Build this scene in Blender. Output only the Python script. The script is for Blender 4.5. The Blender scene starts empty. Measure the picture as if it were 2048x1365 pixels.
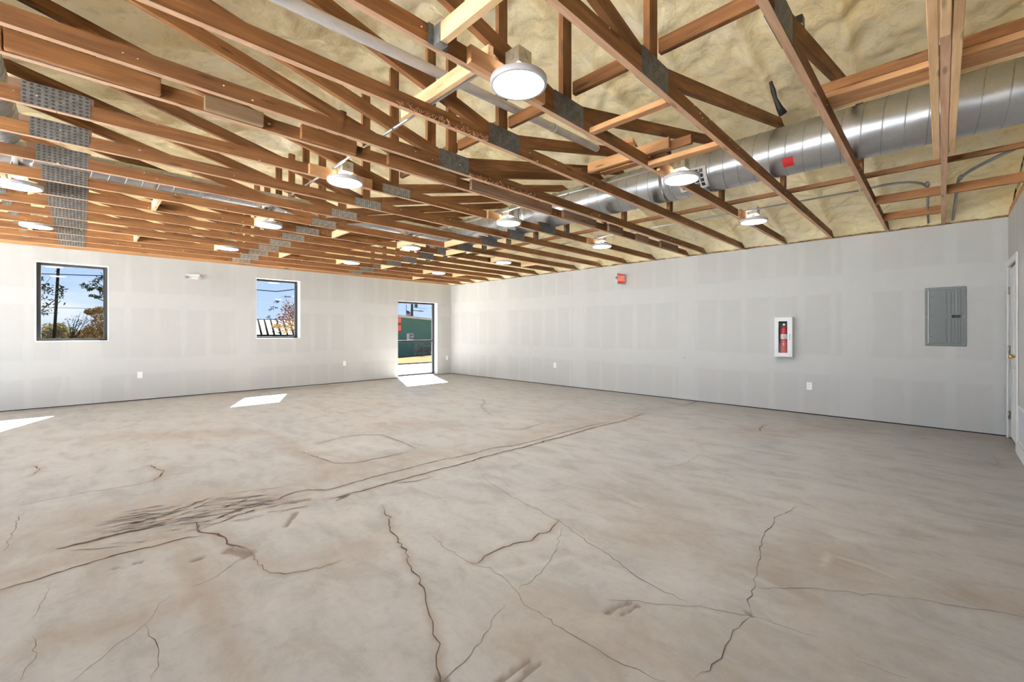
import bpy, bmesh, math, random
import numpy as np
from mathutils import Vector, Matrix, noise, Euler
random.seed(7); np.random.seed(7)
SC = bpy.context.scene
COL = SC.collection
PI = math.pi

# ------------------------------------------------------------------ camera, sky, sun, exposure
CAM_H = 1.271
cam = bpy.data.cameras.new('camera'); cam_o = bpy.data.objects.new('camera', cam); COL.objects.link(cam_o)
cam_o.location = (0, 0, CAM_H); cam_o.rotation_euler = (PI/2, 0, -0.7857)
cam.sensor_width = 36; cam.lens = 860.05/2048*36; cam.shift_y = -(682.5-663.5)/2048; cam.clip_start = .02; cam.clip_end = 600
SC.camera = cam_o

w = bpy.data.worlds.new('sky'); SC.world = w; w.use_nodes = True
nt = w.node_tree; nt.nodes.clear()
def wn(t, **k):
    n = nt.nodes.new(t)
    for a, b in k.items(): setattr(n, a, b)
    return n
# clear autumn sky: pale blue at the horizon, deeper blue above, a few soft clouds
tc = wn('ShaderNodeTexCoord'); mp = wn('ShaderNodeMapping'); mp.inputs['Scale'].default_value = (1, 1, 2.2)
sx = wn('ShaderNodeSeparateXYZ'); cr = wn('ShaderNodeValToRGB'); e = cr.color_ramp.elements
e[0].position = 0.0; e[0].color = (.60, .76, .98, 1); e[1].position = .55; e[1].color = (.20, .38, .78, 1); m_ = e.new(.16); m_.color = (.42, .62, .95, 1)
nz = wn('ShaderNodeTexNoise'); nz.inputs['Scale'].default_value = 5; nz.inputs['Detail'].default_value = 8; nz.inputs['Roughness'].default_value = .55
rp = wn('ShaderNodeValToRGB'); rp.color_ramp.elements[0].position = .52; rp.color_ramp.elements[1].position = .70; rp.color_ramp.elements[1].color = (.8, .8, .8, 1)
mx = wn('ShaderNodeMix', data_type='RGBA'); bg = wn('ShaderNodeBackground'); wo = wn('ShaderNodeOutputWorld')
nt.links.new(tc.outputs['Generated'], mp.inputs[0]); nt.links.new(mp.outputs[0], nz.inputs['Vector']); nt.links.new(nz.outputs['Fac'], rp.inputs[0])
nt.links.new(tc.outputs['Generated'], sx.inputs[0]); nt.links.new(sx.outputs[2], cr.inputs[0])
nt.links.new(rp.outputs[0], mx.inputs['Factor']); nt.links.new(cr.outputs[0], mx.inputs[6]); mx.inputs[7].default_value = (.92, .95, 1.0, 1)
nt.links.new(mx.outputs[2], bg.inputs[0]); bg.inputs[1].default_value = 2.7
nt.links.new(bg.outputs[0], wo.inputs[0])

sun = bpy.data.lights.new('sun', 'SUN'); sun.energy = 230.0; sun.angle = .009; sun.color = (1, .985, .97)
sun_o = bpy.data.objects.new('sun', sun); COL.objects.link(sun_o)
sun_o.rotation_euler = Vector((-.42, -.95, -1)).to_track_quat('-Z', 'Y').to_euler(); sun_o.location = (10, 24, 24)

vs = SC.view_settings
SC.display_settings.display_device = 'sRGB'; vs.view_transform = 'Standard'; vs.look = 'None'; vs.gamma = 1; vs.use_curve_mapping = False
vs.exposure = 0.95
LAMP = 55.0       # strength of the LED diffusers
SC.cycles.max_bounces = 10; SC.cycles.diffuse_bounces = 6; SC.cycles.glossy_bounces = 4; SC.cycles.transparent_max_bounces = 12

# ------------------------------------------------------------------ measured sizes (metres)
XR, YF, YN, XL = 7.907, 10.5, -.567, -3.42      # right, far, near and left walls
ZT, CH = 2.652, .089                            # underside and depth of the truss bottom chords
XC = 2.245                                      # ridge
WT_F, WT = 2.675, 2.655                          # wall tops
TY = [-.032, .549, 1.170, 1.770, 2.376, 3.001, 3.309, 3.957, 4.573, 5.187, 5.807, 6.391, 6.978, 7.574, 8.183, 8.790, 9.397, 9.974]
TY = [TY[0]] + [y-.038 for y in TY[1:]]         # near faces
TH = .038
SL = .235
def roof(x): return 2.741 + SL*(7.95-XC-abs(x-XC))

# cracks, gouges, stains and light scuffs of the floor, in metres on the floor
CRACKS=[(0.007,[(1.555,2.893),(1.506,2.779),(1.49,2.669),(1.429,2.565),(1.391,2.47),(1.364,2.355),(1.327,2.205),(1.258,2.057),(1.24,1.984),(1.234,1.918),(1.201,1.855),(1.19,1.801),(1.141,1.717),(1.1,1.625),(1.073,1.551),(1.047,1.501),(1.026,1.45),(0.992,1.4),(0.956,1.357),(0.93,1.302),(0.899,1.257)]),(0.004,[(0.915,1.275),(0.947,1.278),(1.042,1.302),(1.088,1.304),(1.159,1.334),(1.238,1.366),(1.306,1.419),(1.388,1.429)]),(0.007,[(1.505,1.832),(1.535,1.793),(1.603,1.825),(1.706,1.826),(1.833,1.808),(1.934,1.758),(2.03,1.789),(2.111,1.759),(2.206,1.81),(2.271,1.824)]),(0.003,[(2.199,1.74),(1.999,1.623),(1.822,1.525),(1.706,1.489),(1.622,1.475),(1.552,1.478),(1.499,1.449)]),(0.0035,[(1.535,2.243),(1.507,2.025),(1.505,1.832),(1.547,1.708),(1.526,1.584),(1.503,1.475),(1.463,1.372),(1.462,1.263),(1.45,1.153),(1.447,1.037),(1.452,0.916),(1.458,0.866),(1.48,0.774),(1.498,0.706)]),(0.004,[(2.494,2.869),(2.415,2.639),(2.334,2.35),(2.304,2.116),(2.279,1.928),(2.25,1.789),(2.166,1.552),(2.128,1.386),(2.087,1.26),(2.049,1.146),(2.014,1.029),(2.015,0.842)]),(0.004,[(1.767,1.114),(1.825,1.044),(1.897,0.937),(1.957,0.859),(2.027,0.796),(2.053,0.737),(2.066,0.684),(2.12,0.6)]),(0.005,[(2.12,0.6),(2.189,0.634),(2.279,0.65),(2.389,0.666),(2.525,0.699),(2.716,0.729),(2.894,0.766),(3.073,0.788),(3.208,0.784),(3.377,0.805),(3.536,0.748),(3.661,0.741)]),(0.004,[(2.116,0.597),(2.041,0.622),(1.965,0.62),(1.896,0.624),(1.831,0.61),(1.766,0.609),(1.696,0.617),(1.624,0.63),(1.568,0.64)]),(0.0035,[(2.37,0.642),(2.448,0.556),(2.529,0.48),(2.59,0.4),(2.644,0.321),(2.668,0.265),(2.749,0.167),(2.811,0.069),(2.835,-0.019),(2.903,-0.125),(2.934,-0.193),(2.957,-0.258)]),(0.002,[(2.115,0.599),(2.138,0.485),(2.164,0.364)]),(0.0025,[(2.113,0.23),(2.118,0.172),(2.137,0.088)]),(0.012,[(-0.284,3.268),(-0.176,3.273),(-0.068,3.293),(0.05,3.314),(0.167,3.313),(0.301,3.293),(0.393,3.288),(0.457,3.29),(0.534,3.246)]),(0.016,[(0.511,3.506),(0.534,3.505),(0.526,3.337),(0.554,3.266),(0.598,3.222),(0.619,3.12),(0.621,3.021),(0.652,2.953),(0.682,2.887)]),(0.006,[(0.682,2.887),(0.681,2.748),(0.68,2.636),(0.687,2.523),(0.742,2.424),(0.808,2.394),(0.908,2.361),(1.025,2.354)]),(0.03,[(-0.106,3.657),(0.007,3.635),(0.123,3.656),(0.247,3.65),(0.333,3.639),(0.365,3.629)]),(0.012,[(1.017,3.546),(1.149,3.599),(1.281,3.599),(1.377,3.489),(1.559,3.495),(1.805,3.517),(2.121,3.499),(2.394,3.509),(2.614,3.493)]),(0.014,[(1.332,3.291),(1.461,3.274),(1.678,3.27),(1.884,3.282),(2.093,3.27),(2.445,3.266)]),(0.018,[(2.44,3.261),(2.551,3.254),(2.84,3.267),(3.144,3.264),(3.452,3.236),(3.842,3.25),(4.237,3.232),(4.635,3.252),(5.022,3.236),(5.406,3.195),(5.868,3.245),(6.153,3.253)]),(0.01,[(1.84,3.266),(1.988,3.163),(2.11,3.149),(2.162,3.16)]),(0.008,[(2.592,3.463),(2.82,3.451),(3.166,3.459),(3.449,3.368),(3.884,3.354),(4.337,3.378),(4.797,3.365),(5.274,3.326)]),(0.008,[(3.876,4.066),(4.013,3.84),(4.276,3.887),(4.538,3.899)]),(0.006,[(5.347,6.15),(5.139,5.821),(4.793,5.524),(4.519,5.093),(4.447,4.91)]),(0.007,[(1.871,4.988),(2.013,5.038),(2.219,5.095),(2.438,5.032),(2.61,4.86),(2.603,4.534),(2.583,4.169),(2.569,4.057)]),(0.008,[(1.642,4.802),(1.681,4.481),(1.716,4.138),(1.872,4.002),(2.054,4.002),(2.287,3.984),(2.435,3.973)]),(0.003,[(0.194,2.44),(0.22,2.494),(0.251,2.573),(0.299,2.606)]),(0.003,[(0.627,2.769),(0.534,2.691),(0.457,2.64),(0.388,2.63)]),(0.003,[(0.194,2.44),(0.148,2.4),(0.105,2.353),(0.059,2.309),(0.016,2.267),(-0.021,2.226)]),(0.0045,[(0.194,2.44),(0.207,2.341),(0.212,2.247),(0.22,2.171),(0.201,2.097),(0.185,2.055),(0.179,2.026)]),(0.003,[(-0.111,3.168),(-0.125,3.055),(-0.139,2.974),(-0.156,2.84)]),(0.004,[(-0.147,2.676),(-0.133,2.592),(-0.135,2.519),(-0.127,2.479),(-0.142,2.432),(-0.156,2.368)]),(0.014,[(-0.319,6.078),(-0.276,5.897),(-0.288,5.735),(-0.323,5.663)]),(0.016,[(0.453,5.306),(0.492,5.129),(0.527,5.006),(0.469,4.814),(0.433,4.734)]),(0.005,[(0.433,4.734),(0.291,4.714),(0.034,4.779),(-0.309,4.758)]),(0.005,[(-0.32,3.836),(-0.31,3.972),(-0.304,4.125),(-0.312,4.352),(-0.287,4.573)]),(0.012,[(6.081,1.633),(6.37,1.698),(6.572,1.685)]),(0.004,[(3.91,1.8),(4.113,1.74),(4.502,1.768)]),(0.02,[(7.375,3.415),(7.404,3.288)]),(0.012,[(7.233,3.174),(7.357,3.113),(7.889,3.138)]),(0.004,[(6.581,-0.367),(6.434,-0.381),(6.235,-0.383),(6.096,-0.34)]),(0.003,[(2.733,7.15),(2.73,6.268)]),(0.003,[(3.016,7.008),(3.049,6.185)]),(0.005,[(3.056,6.745),(3.413,6.554),(3.8,6.671),(4.138,6.621)]),(0.011,[(0.395,3.813),(0.727,3.958)]),(0.011,[(0.41,3.725),(0.681,3.853)]),(0.011,[(0.538,3.455),(0.884,3.564)]),(0.011,[(0.549,3.377),(0.901,3.465)]),(0.011,[(0.679,3.555),(1.011,3.552)]),(0.011,[(0.169,3.78),(0.547,3.845)]),(0.011,[(0.235,3.805),(0.463,3.771)]),(0.011,[(0.674,3.665),(0.907,3.717)]),(0.011,[(0.994,3.292),(1.16,3.26)]),(0.011,[(0.554,3.894),(0.666,3.927)])]
GOUGES=[(0.022,[(1.683,1.074),(1.753,1.059),(1.824,1.038)]),(0.018,[(1.715,1.02),(1.765,1.009),(1.825,0.998)]),(0.018,[(1.049,1.135),(1.14,1.136),(1.23,1.129)]),(0.017,[(1.093,1.084),(1.167,1.094),(1.243,1.093)]),(0.06,[(0.607,2.925),(0.637,2.861),(0.666,2.797)]),(0.03,[(0.946,3.025),(1.004,3.121),(1.058,3.201)]),(0.035,[(1.364,3.229),(1.417,3.255),(1.461,3.274)]),(0.025,[(0.438,2.936),(0.47,2.936)]),(0.015,[(0.207,3.128),(0.233,3.115)]),(0.012,[(0.115,3.143),(0.14,3.124)]),(0.05,[(1.068,3.437),(1.214,3.41)]),(0.03,[(0.334,3.659),(0.372,3.644)]),(0.02,[(2.129,0.616),(2.121,0.599)]),(0.03,[(0.92,1.302),(0.931,1.277)])]
STAINS=[(0.1,0.55,[(-0.132,2.574),(0.051,2.515),(0.228,2.497),(0.413,2.541)]),(0.07,0.45,[(0.412,3.034),(0.424,2.555),(0.415,2.171),(0.433,1.806)]),(0.22,0.5,[(0.202,7.114),(0.825,6.726),(1.533,6.183)]),(0.1,0.5,[(1.654,5.896),(1.627,4.758),(1.635,3.941)]),(0.3,0.5,[(1.606,3.97),(1.985,3.869),(2.527,3.744)]),(0.15,0.4,[(0.647,2.608),(0.939,2.473),(1.255,2.445)]),(0.35,0.45,[(-0.074,4.114),(0.486,3.962),(1.05,3.634)]),(0.15,0.5,[(-0.296,3.407),(0.025,3.422),(0.417,3.403)]),(0.25,0.35,[(1.66,3.663),(2.423,3.43),(4.134,3.497),(5.827,3.406)]),(0.35,0.35,[(2.962,5.201),(3.566,4.79)]),(0.3,0.3,[(4.527,3.83),(6.105,3.376)]),(0.25,0.5,[(2.693,0.56),(3.013,0.466),(2.773,0.337)]),(0.25,0.35,[(2.529,1.249),(2.909,1.324),(2.475,0.936)]),(0.2,0.35,[(2.529,0.526),(2.311,0.414)]),(0.35,0.3,[(3.084,1.864),(3.113,1.334)]),(0.12,0.4,[(2.842,0.214),(3.055,-0.267)]),(0.2,0.4,[(1.476,1.249),(1.305,1.224)]),(0.4,0.3,[(7.485,0.144),(7.76,-0.597)]),(0.3,0.35,[(5.926,1.704),(7.381,0.78)]),(0.3,0.3,[(1.721,0.737),(2.078,0.22)]),(0.2,0.5,[(-0.889,10.248),(0.979,10.712),(4.038,9.98)]),(0.3,0.4,[(1.426,1.032),(1.651,0.724)])]
LIGHTS=[(0.012,0.6,[(3.013,0.415),(3.009,0.29),(2.971,0.18)]),(0.02,0.5,[(3.007,0.455),(2.858,0.457)]),(0.03,0.5,[(3.312,0.446),(3.335,0.395),(3.383,0.316)]),(0.03,0.4,[(4.0,0.014),(4.042,-0.116)]),(0.03,0.3,[(3.591,-0.06),(3.609,-0.113)]),(0.025,0.4,[(1.551,1.644),(1.754,1.562),(1.99,1.456)]),(0.02,0.35,[(1.813,1.534),(1.935,1.476)]),(0.02,0.3,[(1.671,2.777),(1.542,2.592)]),(0.05,0.3,[(3.823,0.739),(4.221,0.726)]),(0.12,0.5,[(1.875,4.751),(2.247,4.638),(2.416,4.209)]),(0.1,0.4,[(4.125,4.648),(4.418,4.141)]),(0.15,0.35,[(0.751,3.289),(1.328,2.906)]),(0.3,0.2,[(1.653,2.34),(2.134,2.0)])]
TRENCH=([(-0.294,3.392),(0.025,3.456),(0.378,3.442)],[(0.997,3.451),(1.65,3.405),(2.527,3.376),(3.962,3.352),(5.945,3.288)])
ROUGH=[(0.235,3.805),(0.571,3.663),(1.017,3.517)]

# ------------------------------------------------------------------ materials
MATS = {}
class NM:
    def __init__(s, name):
        s.m = bpy.data.materials.new(name); s.m.use_nodes = True; s.t = s.m.node_tree; s.t.nodes.clear()
        s.out = s.n('ShaderNodeOutputMaterial'); s.b = s.n('ShaderNodeBsdfPrincipled'); s.l(s.b.outputs[0], s.out.inputs[0])
    def n(s, t, **k):
        x = s.t.nodes.new(t)
        for a, b in k.items():
            if a == 'ins':
                for i, v in b.items(): x.inputs[i].default_value = v
            else: setattr(x, a, b)
        return x
    def l(s, a, b): s.t.links.new(a, b)
    def coord(s, scale=(1, 1, 1), kind='Object', rnd=False):
        t = s.n('ShaderNodeTexCoord'); m = s.n('ShaderNodeMapping', ins={'Scale': scale}); s.l(t.outputs[kind], m.inputs[0])
        if rnd:
            o = s.n('ShaderNodeObjectInfo'); v = s.n('ShaderNodeVectorMath', operation='SCALE', ins={'Scale': 1.0}); c = s.n('ShaderNodeCombineXYZ')
            k = s.n('ShaderNodeMath', operation='MULTIPLY', ins={1: 53.0}); s.l(o.outputs['Random'], k.inputs[0])
            for i in range(3): s.l(k.outputs[0], c.inputs[i])
            a = s.n('ShaderNodeVectorMath', operation='ADD'); s.l(m.outputs[0], a.inputs[0]); s.l(c.outputs[0], a.inputs[1]); return a.outputs[0]
        return m.outputs[0]
    def noise(s, v, scale, detail=4, rough=.5, dist=0):
        x = s.n('ShaderNodeTexNoise', ins={'Scale': scale, 'Detail': detail, 'Roughness': rough, 'Distortion': dist}); s.l(v, x.inputs['Vector']); return x.outputs['Fac']
    def ramp(s, f, stops):
        r = s.n('ShaderNodeValToRGB'); e = r.color_ramp.elements
        while len(e) < len(stops): e.new(.5)
        for i, (p, c) in enumerate(stops): e[i].position = p; e[i].color = (c+(1,)) if isinstance(c, tuple) else (c, c, c, 1)
        s.l(f, r.inputs[0]); return r.outputs[0]
    def mix(s, f, a, b, mode='MIX'):
        x = s.n('ShaderNodeMix', data_type='RGBA', blend_type=mode)
        for i, v in ((0, f), (6, a), (7, b)):
            if hasattr(v, 'is_linked') or hasattr(v, 'links'): s.l(v, x.inputs[i])
            else: x.inputs[i].default_value = v if i == 0 else ((v+(1,)) if len(v) == 3 else v)
        return x.outputs[2]
    def math(s, op, a, b=0, c=None):
        x = s.n('ShaderNodeMath', operation=op)
        for i, v in enumerate((a, b) if c is None else (a, b, c)):
            if hasattr(v, 'links'): s.l(v, x.inputs[i])
            else: x.inputs[i].default_value = v
        return x.outputs[0]
    def bump(s, h, strength=.3, dist=.01):
        x = s.n('ShaderNodeBump', ins={'Strength': strength, 'Distance': dist}); s.l(h, x.inputs['Height']); s.l(x.outputs[0], s.b.inputs['Normal'])
    def set(s, **k):
        for a, v in k.items():
            i = s.b.inputs[{'color': 'Base Color', 'rough': 'Roughness', 'metal': 'Metallic', 'spec': 'Specular IOR Level', 'trans': 'Transmission Weight', 'ior': 'IOR', 'emis': 'Emission Color', 'es': 'Emission Strength'}[a]]
            if hasattr(v, 'links'): s.l(v, i)
            else: i.default_value = (v+(1,)) if isinstance(v, tuple) and len(v) == 3 else v
        return s
def plain(name, col, rough=.6, metal=0, var=.06, scale=14, bump=0):
    k = NM(name); v = k.coord(); f = k.noise(v, scale, 5)
    a = tuple(c*(1-var) for c in col); b = tuple(min(1, c*(1+var)) for c in col)
    k.set(color=k.ramp(f, [(.3, a), (.7, b)]), rough=rough, metal=metal)
    if bump: k.bump(f, bump, .004)
    return k.m
def wood(name, dark, mid, light, rough=.72, knots=1.0, rv=.35):
    k = NM(name)
    v = k.coord((1.6, 26, 26), rnd=True); g = k.noise(v, 1.0, 6, .62, .6)
    v2 = k.coord((.5, 5, 5), rnd=True); g2 = k.noise(v2, 1.0, 3, .5, 1.2)
    band = k.math('FRACT', k.math('MULTIPLY', g2, 9.0))
    band = k.math('ABSOLUTE', k.math('SUBTRACT', band, .5))
    c = k.ramp(g, [(.28, dark), (.5, mid), (.75, light)])
    c = k.mix(k.math('MULTIPLY', band, .8), c, dark)
    st = k.ramp(k.noise(k.coord((1.1, 9, 9), rnd=True), 1.0, 4, .6), [(.60, 0.0), (.72, 1.0)]); c = k.mix(k.math('MULTIPLY', st, .55*knots), c, tuple(x*.35 for x in dark))
    vo = k.n('ShaderNodeTexVoronoi', ins={'Scale': 1.0, 'Randomness': 1.0}); k.l(k.coord((2.6, 14, 14), rnd=True), vo.inputs['Vector'])
    kn = k.ramp(vo.outputs['Distance'], [(.09, 1.0), (.17, 0.0)])
    c = k.mix(k.math('MULTIPLY', kn, .75*knots), c, tuple(x*.22 for x in dark))
    o = k.n('ShaderNodeObjectInfo'); br = k.math('MULTIPLY_ADD', o.outputs['Random'], rv, 1-rv/2)
    hs = k.n('ShaderNodeHueSaturation'); k.l(br, hs.inputs['Value']); k.l(c, hs.inputs['Color'])
    k.set(color=hs.outputs[0], rough=rough, spec=.25); k.bump(g, .25, .003)
    return k.m
M = {}
M['wood'] = wood('aged_pine', (.070, .026, .008), (.165, .068, .020), (.27, .125, .043))
M['wood_under_lit'] = wood('bounce_lit_underside_pine', (.40, .23, .135), (.55, .345, .22), (.64, .43, .29), knots=.7, rv=.15)  # chord undersides: floor-bounce light painted in as a paler wood colour
M['wood_light'] = wood('new_pine', (.56, .36, .18), (.74, .50, .28), (.84, .60, .36), knots=.6, rv=.15)
M['wood_mid'] = wood('mid_pine', (.27, .125, .05), (.40, .21, .09), (.50, .29, .14), rv=.2)
M['wood_tan'] = wood('weathered_tan_pine', (.17, .105, .06), (.24, .16, .09), (.30, .21, .13), knots=.3, rv=.1)
M['wood_grey'] = wood('grey_reclaimed', (.13, .07, .04), (.22, .13, .08), (.30, .20, .13), rv=.2)
def foam():
    k = NM('spray_foam'); v = k.coord()
    a = k.noise(v, 1.3, 5, .6); b = k.noise(v, 9, 5, .6, .4); c = k.noise(v, 38, 4, .6)
    col = k.ramp(a, [(.32, (.94, .775, .42)), (.5, (.985, .85, .53)), (.7, (.99, .90, .66))])
    col = k.mix(k.ramp(b, [(.30, .9), (.47, 0.0)]), col, (.78, .64, .33))
    col = k.mix(k.ramp(c, [(.5, 0.0), (.72, .5)]), col, (.95, .90, .72))
    k.set(color=col, rough=.55, spec=.35)
    h = k.math('ADD', k.math('MULTIPLY', b, 1.2), k.math('MULTIPLY', c, .5)); k.bump(h, .38, .022); return k.m
M['foam'] = foam()
def drywall():
    k = NM('taped_drywall'); t = k.n('ShaderNodeTexCoord'); sp = k.n('ShaderNodeSeparateXYZ'); k.l(t.outputs['Object'], sp.inputs[0])
    v = k.coord(); wob = k.noise(v, 1.7, 3); fine = k.noise(v, 7, 4, .6)
    # taped seams and screw columns, painted by hand with joint compound: wider and narrower bands of lighter mud
    hx = k.math('ADD', sp.outputs[0], sp.outputs[1])
    def band(x, period, off, half, soft):
        f = k.math('FRACT', k.math('DIVIDE', k.math('ADD', x, off), period)); d = k.math('ABSOLUTE', k.math('SUBTRACT', f, .5))
        d = k.math('ADD', k.math('MULTIPLY', d, period), k.math('MULTIPLY', k.math('SUBTRACT', wob, .5), .10))
        return k.n('ShaderNodeMapRange', interpolation_type='SMOOTHSTEP', ins={'From Min': half-soft, 'From Max': half+soft, 'To Min': 1.0, 'To Max': 0.0}), d
    fs = []
    for x, period, off, half in ((hx, .406, .07, .045), (sp.outputs[2], 1.21, -.62+.605-.02, .15), (hx, 2.44, .5, .15)):
        m, d = band(x, period, off, half, .022); k.l(d, m.inputs['Value']); fs.append(m.outputs[0])
    f = k.math('MAXIMUM', k.math('MULTIPLY', fs[0], k.ramp(k.noise(v, .9, 2), [(.35, .25), (.6, 1.0)])), fs[1]); f = k.math('MAXIMUM', f, fs[2])
    base = k.ramp(fine, [(.3, (.472, .469, .462)), (.7, (.486, .483, .476))]); mud = k.ramp(fine, [(.3, (.502, .500, .494)), (.7, (.517, .515, .509))])
    k.set(color=k.mix(f, base, mud), rough=.85, spec=.2); k.bump(f, .06, .004); return k.m
M['drywall'] = drywall()
def concrete():
    k = NM('worn_concrete'); v = k.coord(); st = k.coord((1, 1, 1))
    a = k.noise(v, .45, 6, .62, .3); b = k.noise(k.coord((2.2, 1.1, 1)), 2.3, 6, .65, .5); c = k.noise(v, 22, 5, .65); d = k.noise(v, 90, 3)
    col = k.ramp(a, [(.3, (.255, .248, .238)), (.5, (.318, .303, .287)), (.7, (.325, .288, .26))])
    col = k.mix(k.ramp(b, [(.35, .75), (.60, 0.0)]), col, (.385, .370, .353))
    col = k.mix(k.ramp(b, [(.53, 0.0), (.74, .6)]), col, (.24, .208, .186))
    at = k.n('ShaderNodeAttribute', attribute_name='wear'); sp = k.n('ShaderNodeSeparateColor'); k.l(at.outputs['Color'], sp.inputs[0])
    brk = k.ramp(k.noise(v, 6, 5, .65), [(.3, .45), (.7, 1.15)])
    col = k.mix(k.math('MULTIPLY', sp.outputs[0], brk), col, (.225, .155, .108))
    col = k.mix(k.math('MULTIPLY', sp.outputs[1], brk), col, (.46, .43, .40))
    col = k.mix(k.math('MULTIPLY', sp.outputs[2], .85), col, (.11, .065, .036))
    col = k.mix(k.ramp(c, [(.3, .22), (.5, 0.0)]), col, (.19, .17, .15))
    col = k.mix(k.ramp(d, [(.62, 0.0), (.8, .3)]), col, (.46, .44, .42))
    k.set(color=col, rough=k.ramp(a, [(.3, .42), (.7, .62)]), spec=.35); k.bump(k.math('ADD', c, k.math('MULTIPLY', d, .3)), .18, .004); return k.m
M['concrete'] = concrete()
M['crack'] = plain('crack_dirt', (.095, .065, .042), .95, 0, .3, 30)
M['groove'] = plain('groove_shade', (.21, .150, .105), .95, 0, .3, 40)
M['gouge'] = plain('gouge_dirt', (.25, .175, .115), .95, 0, .25, 40, .4)
def galv(name, base=(.60, .62, .64), rough=.3, metal=.92, spang=.12, bump=.02):
    k = NM(name); vo = k.n('ShaderNodeTexVoronoi', ins={'Scale': 45.0}); k.l(k.coord(), vo.inputs['Vector'])
    n = k.noise(k.coord(), 5, 4); sp = k.n('ShaderNodeSeparateColor'); k.l(vo.outputs['Color'], sp.inputs[0])
    f = k.math('ADD', k.math('MULTIPLY', sp.outputs[0], .6), k.math('MULTIPLY', n, .5))
    k.set(color=k.ramp(f, [(.2, tuple(c*(1-spang) for c in base)), (.8, tuple(min(1, c*(1+spang)) for c in base))]), rough=k.ramp(n, [(.3, rough-.05), (.7, rough+.1)]), metal=metal); k.bump(n, bump, .01); return k.m
M['duct'] = galv('galvanised_duct', (.50, .51, .52), .33, .95, .03, .003)
M['duct_fs'] = galv('oversprayed_duct', (.62, .60, .52), .45, .6)
M['seam'] = galv('duct_seam', (.42, .43, .44), .4)
M['plate'] = galv('connector_steel', (.17, .17, .165), .5, .5, .3)
M['plate_new'] = galv('connector_steel_new', (.42, .41, .38), .5, .5, .25)
M['plate_big'] = galv('connector_steel_wide', (.135, .128, .118), .6, .3, .3)
M['hole'] = plain('plate_slot_dark', (.035, .025, .02), .9)
M['emt'] = galv('conduit_steel', (.66, .67, .68), .3, .9, .05)
M['grey_conduit'] = plain('grey_conduit', (.30, .31, .31), .45, .3)
M['box'] = galv('junction_steel', (.60, .56, .45), .45, .6)
M['pvc'] = plain('white_pvc', (.78, .75, .73), .35)
M['white'] = plain('white_paint', (.68, .68, .675), .4, 0, .02)
M['white_plastic'] = plain('white_plastic', (.82, .82, .80), .35, 0, .02)
M['rim'] = plain('lamp_rim', (.50, .485, .49), .4, 0, .02)
M['black'] = plain('black_aluminium', (.018, .018, .018), .35, .3, .1)
M['blackp'] = plain('black_plastic', (.012, .012, .013), .5)
M['panel'] = plain('panel_grey', (.135, .150, .150), .6, 0, .03)
M['red'] = plain('extinguisher_red', (.42, .012, .010), .25)
M['redsticker'] = plain('red_sticker', (.34, .008, .012), .5)
M['redtape'] = plain('red_tape', (.75, .08, .08), .5)
M['label'] = plain('label_white', (.78, .76, .72), .5)
M['brass'] = plain('brass', (.55, .38, .14), .3, .9)
M['chrome'] = plain('brushed_nickel', (.45, .43, .40), .3, .9)
M['dark'] = plain('dark_gap', (.02, .017, .014), .95)
M['shaving'] = plain('wood_shaving', (.42, .20, .11), .8, 0, .5, 60)
M['caulk'] = plain('foam_fleck', (.88, .80, .55), .7)
def emis(name, col, st):
    k = NM(name); k.set(color=((.9, .9, .9) if name.startswith('led') else (.35, .05, .04)), emis=col, es=st, rough=.5); return k.m
M['led'] = emis('led_diffuser', (.97, .985, 1), LAMP)
M['exit_led'] = emis('exit_letters', (1, .30, .20), .75)
M['exit_face'] = emis('exit_face', (1, .07, .035), .16)
def glass(name='window_glass', tint=(.96, .975, .97, 1), refl=.035):
    k = NM(name); g = k.n('ShaderNodeBsdfGlossy', ins={'Roughness': .02}); t = k.n('ShaderNodeBsdfTransparent', ins={'Color': tint})
    f = k.n('ShaderNodeLayerWeight', ins={'Blend': .5}); f2 = k.math('MULTIPLY_ADD', k.math('POWER', f.outputs['Facing'], 5.0), .5 if refl > .01 else .05, refl); m = k.n('ShaderNodeMixShader'); k.l(f2, m.inputs[0]); k.l(t.outputs[0], m.inputs[1]); k.l(g.outputs[0], m.inputs[2]); k.l(m.outputs[0], k.out.inputs[0]); return k.m
M['glass'] = glass(); M['cabinet_glass'] = glass('clear_cabinet_glass', (.95, .95, .95, 1), .004); M['tinted'] = glass('tinted_window_glass', (.455, .46, .46, 1))  # far-pane tint added to hold down the sun and the outdoor view
# outside
M['asphalt'] = plain('pale_pavement', (.50, .49, .465), .9, 0, .05, 3)
M['bounce_forecourt'] = plain('white_bounce_ground', (.84, .83, .81), .9, 0, .03, 3)  # unseen pale ground, added as a sunlight reflector
M['grass'] = plain('dry_grass', (.036, .027, .014), .95, 0, .25, 9, .4)
M['curb'] = plain('curb_grey', (.018, .016, .015), .9)
def brick():
    k = NM('green_painted_block'); b = k.n('ShaderNodeTexBrick', ins={'Scale': 1.0, 'Color1': (.035, .10, .083, 1), 'Color2': (.050, .125, .103, 1), 'Mortar': (.04, .11, .095, 1), 'Brick Width': .4, 'Row Height': .2, 'Mortar Size': .012})
    t = k.n('ShaderNodeTexCoord'); s = k.n('ShaderNodeSeparateXYZ'); c = k.n('ShaderNodeCombineXYZ'); k.l(t.outputs['Object'], s.inputs[0]); k.l(s.outputs[0], c.inputs[0]); k.l(s.outputs[2], c.inputs[1]); k.l(c.outputs[0], b.inputs['Vector'])
    k.set(color=k.mix(k.ramp(k.noise(k.coord(), 4, 5, .7), [(.5, 0.0), (.8, .35)]), b.outputs[0], (.30, .38, .34)), rough=.85); return k.m
M['green'] = brick()
M['orange_sign'] = plain('faded_red_sign', (.62, .10, .06), .6)
M['roof_white'] = plain('white_metal_roof', (.05, .05, .05), .9, 0, .02)
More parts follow.
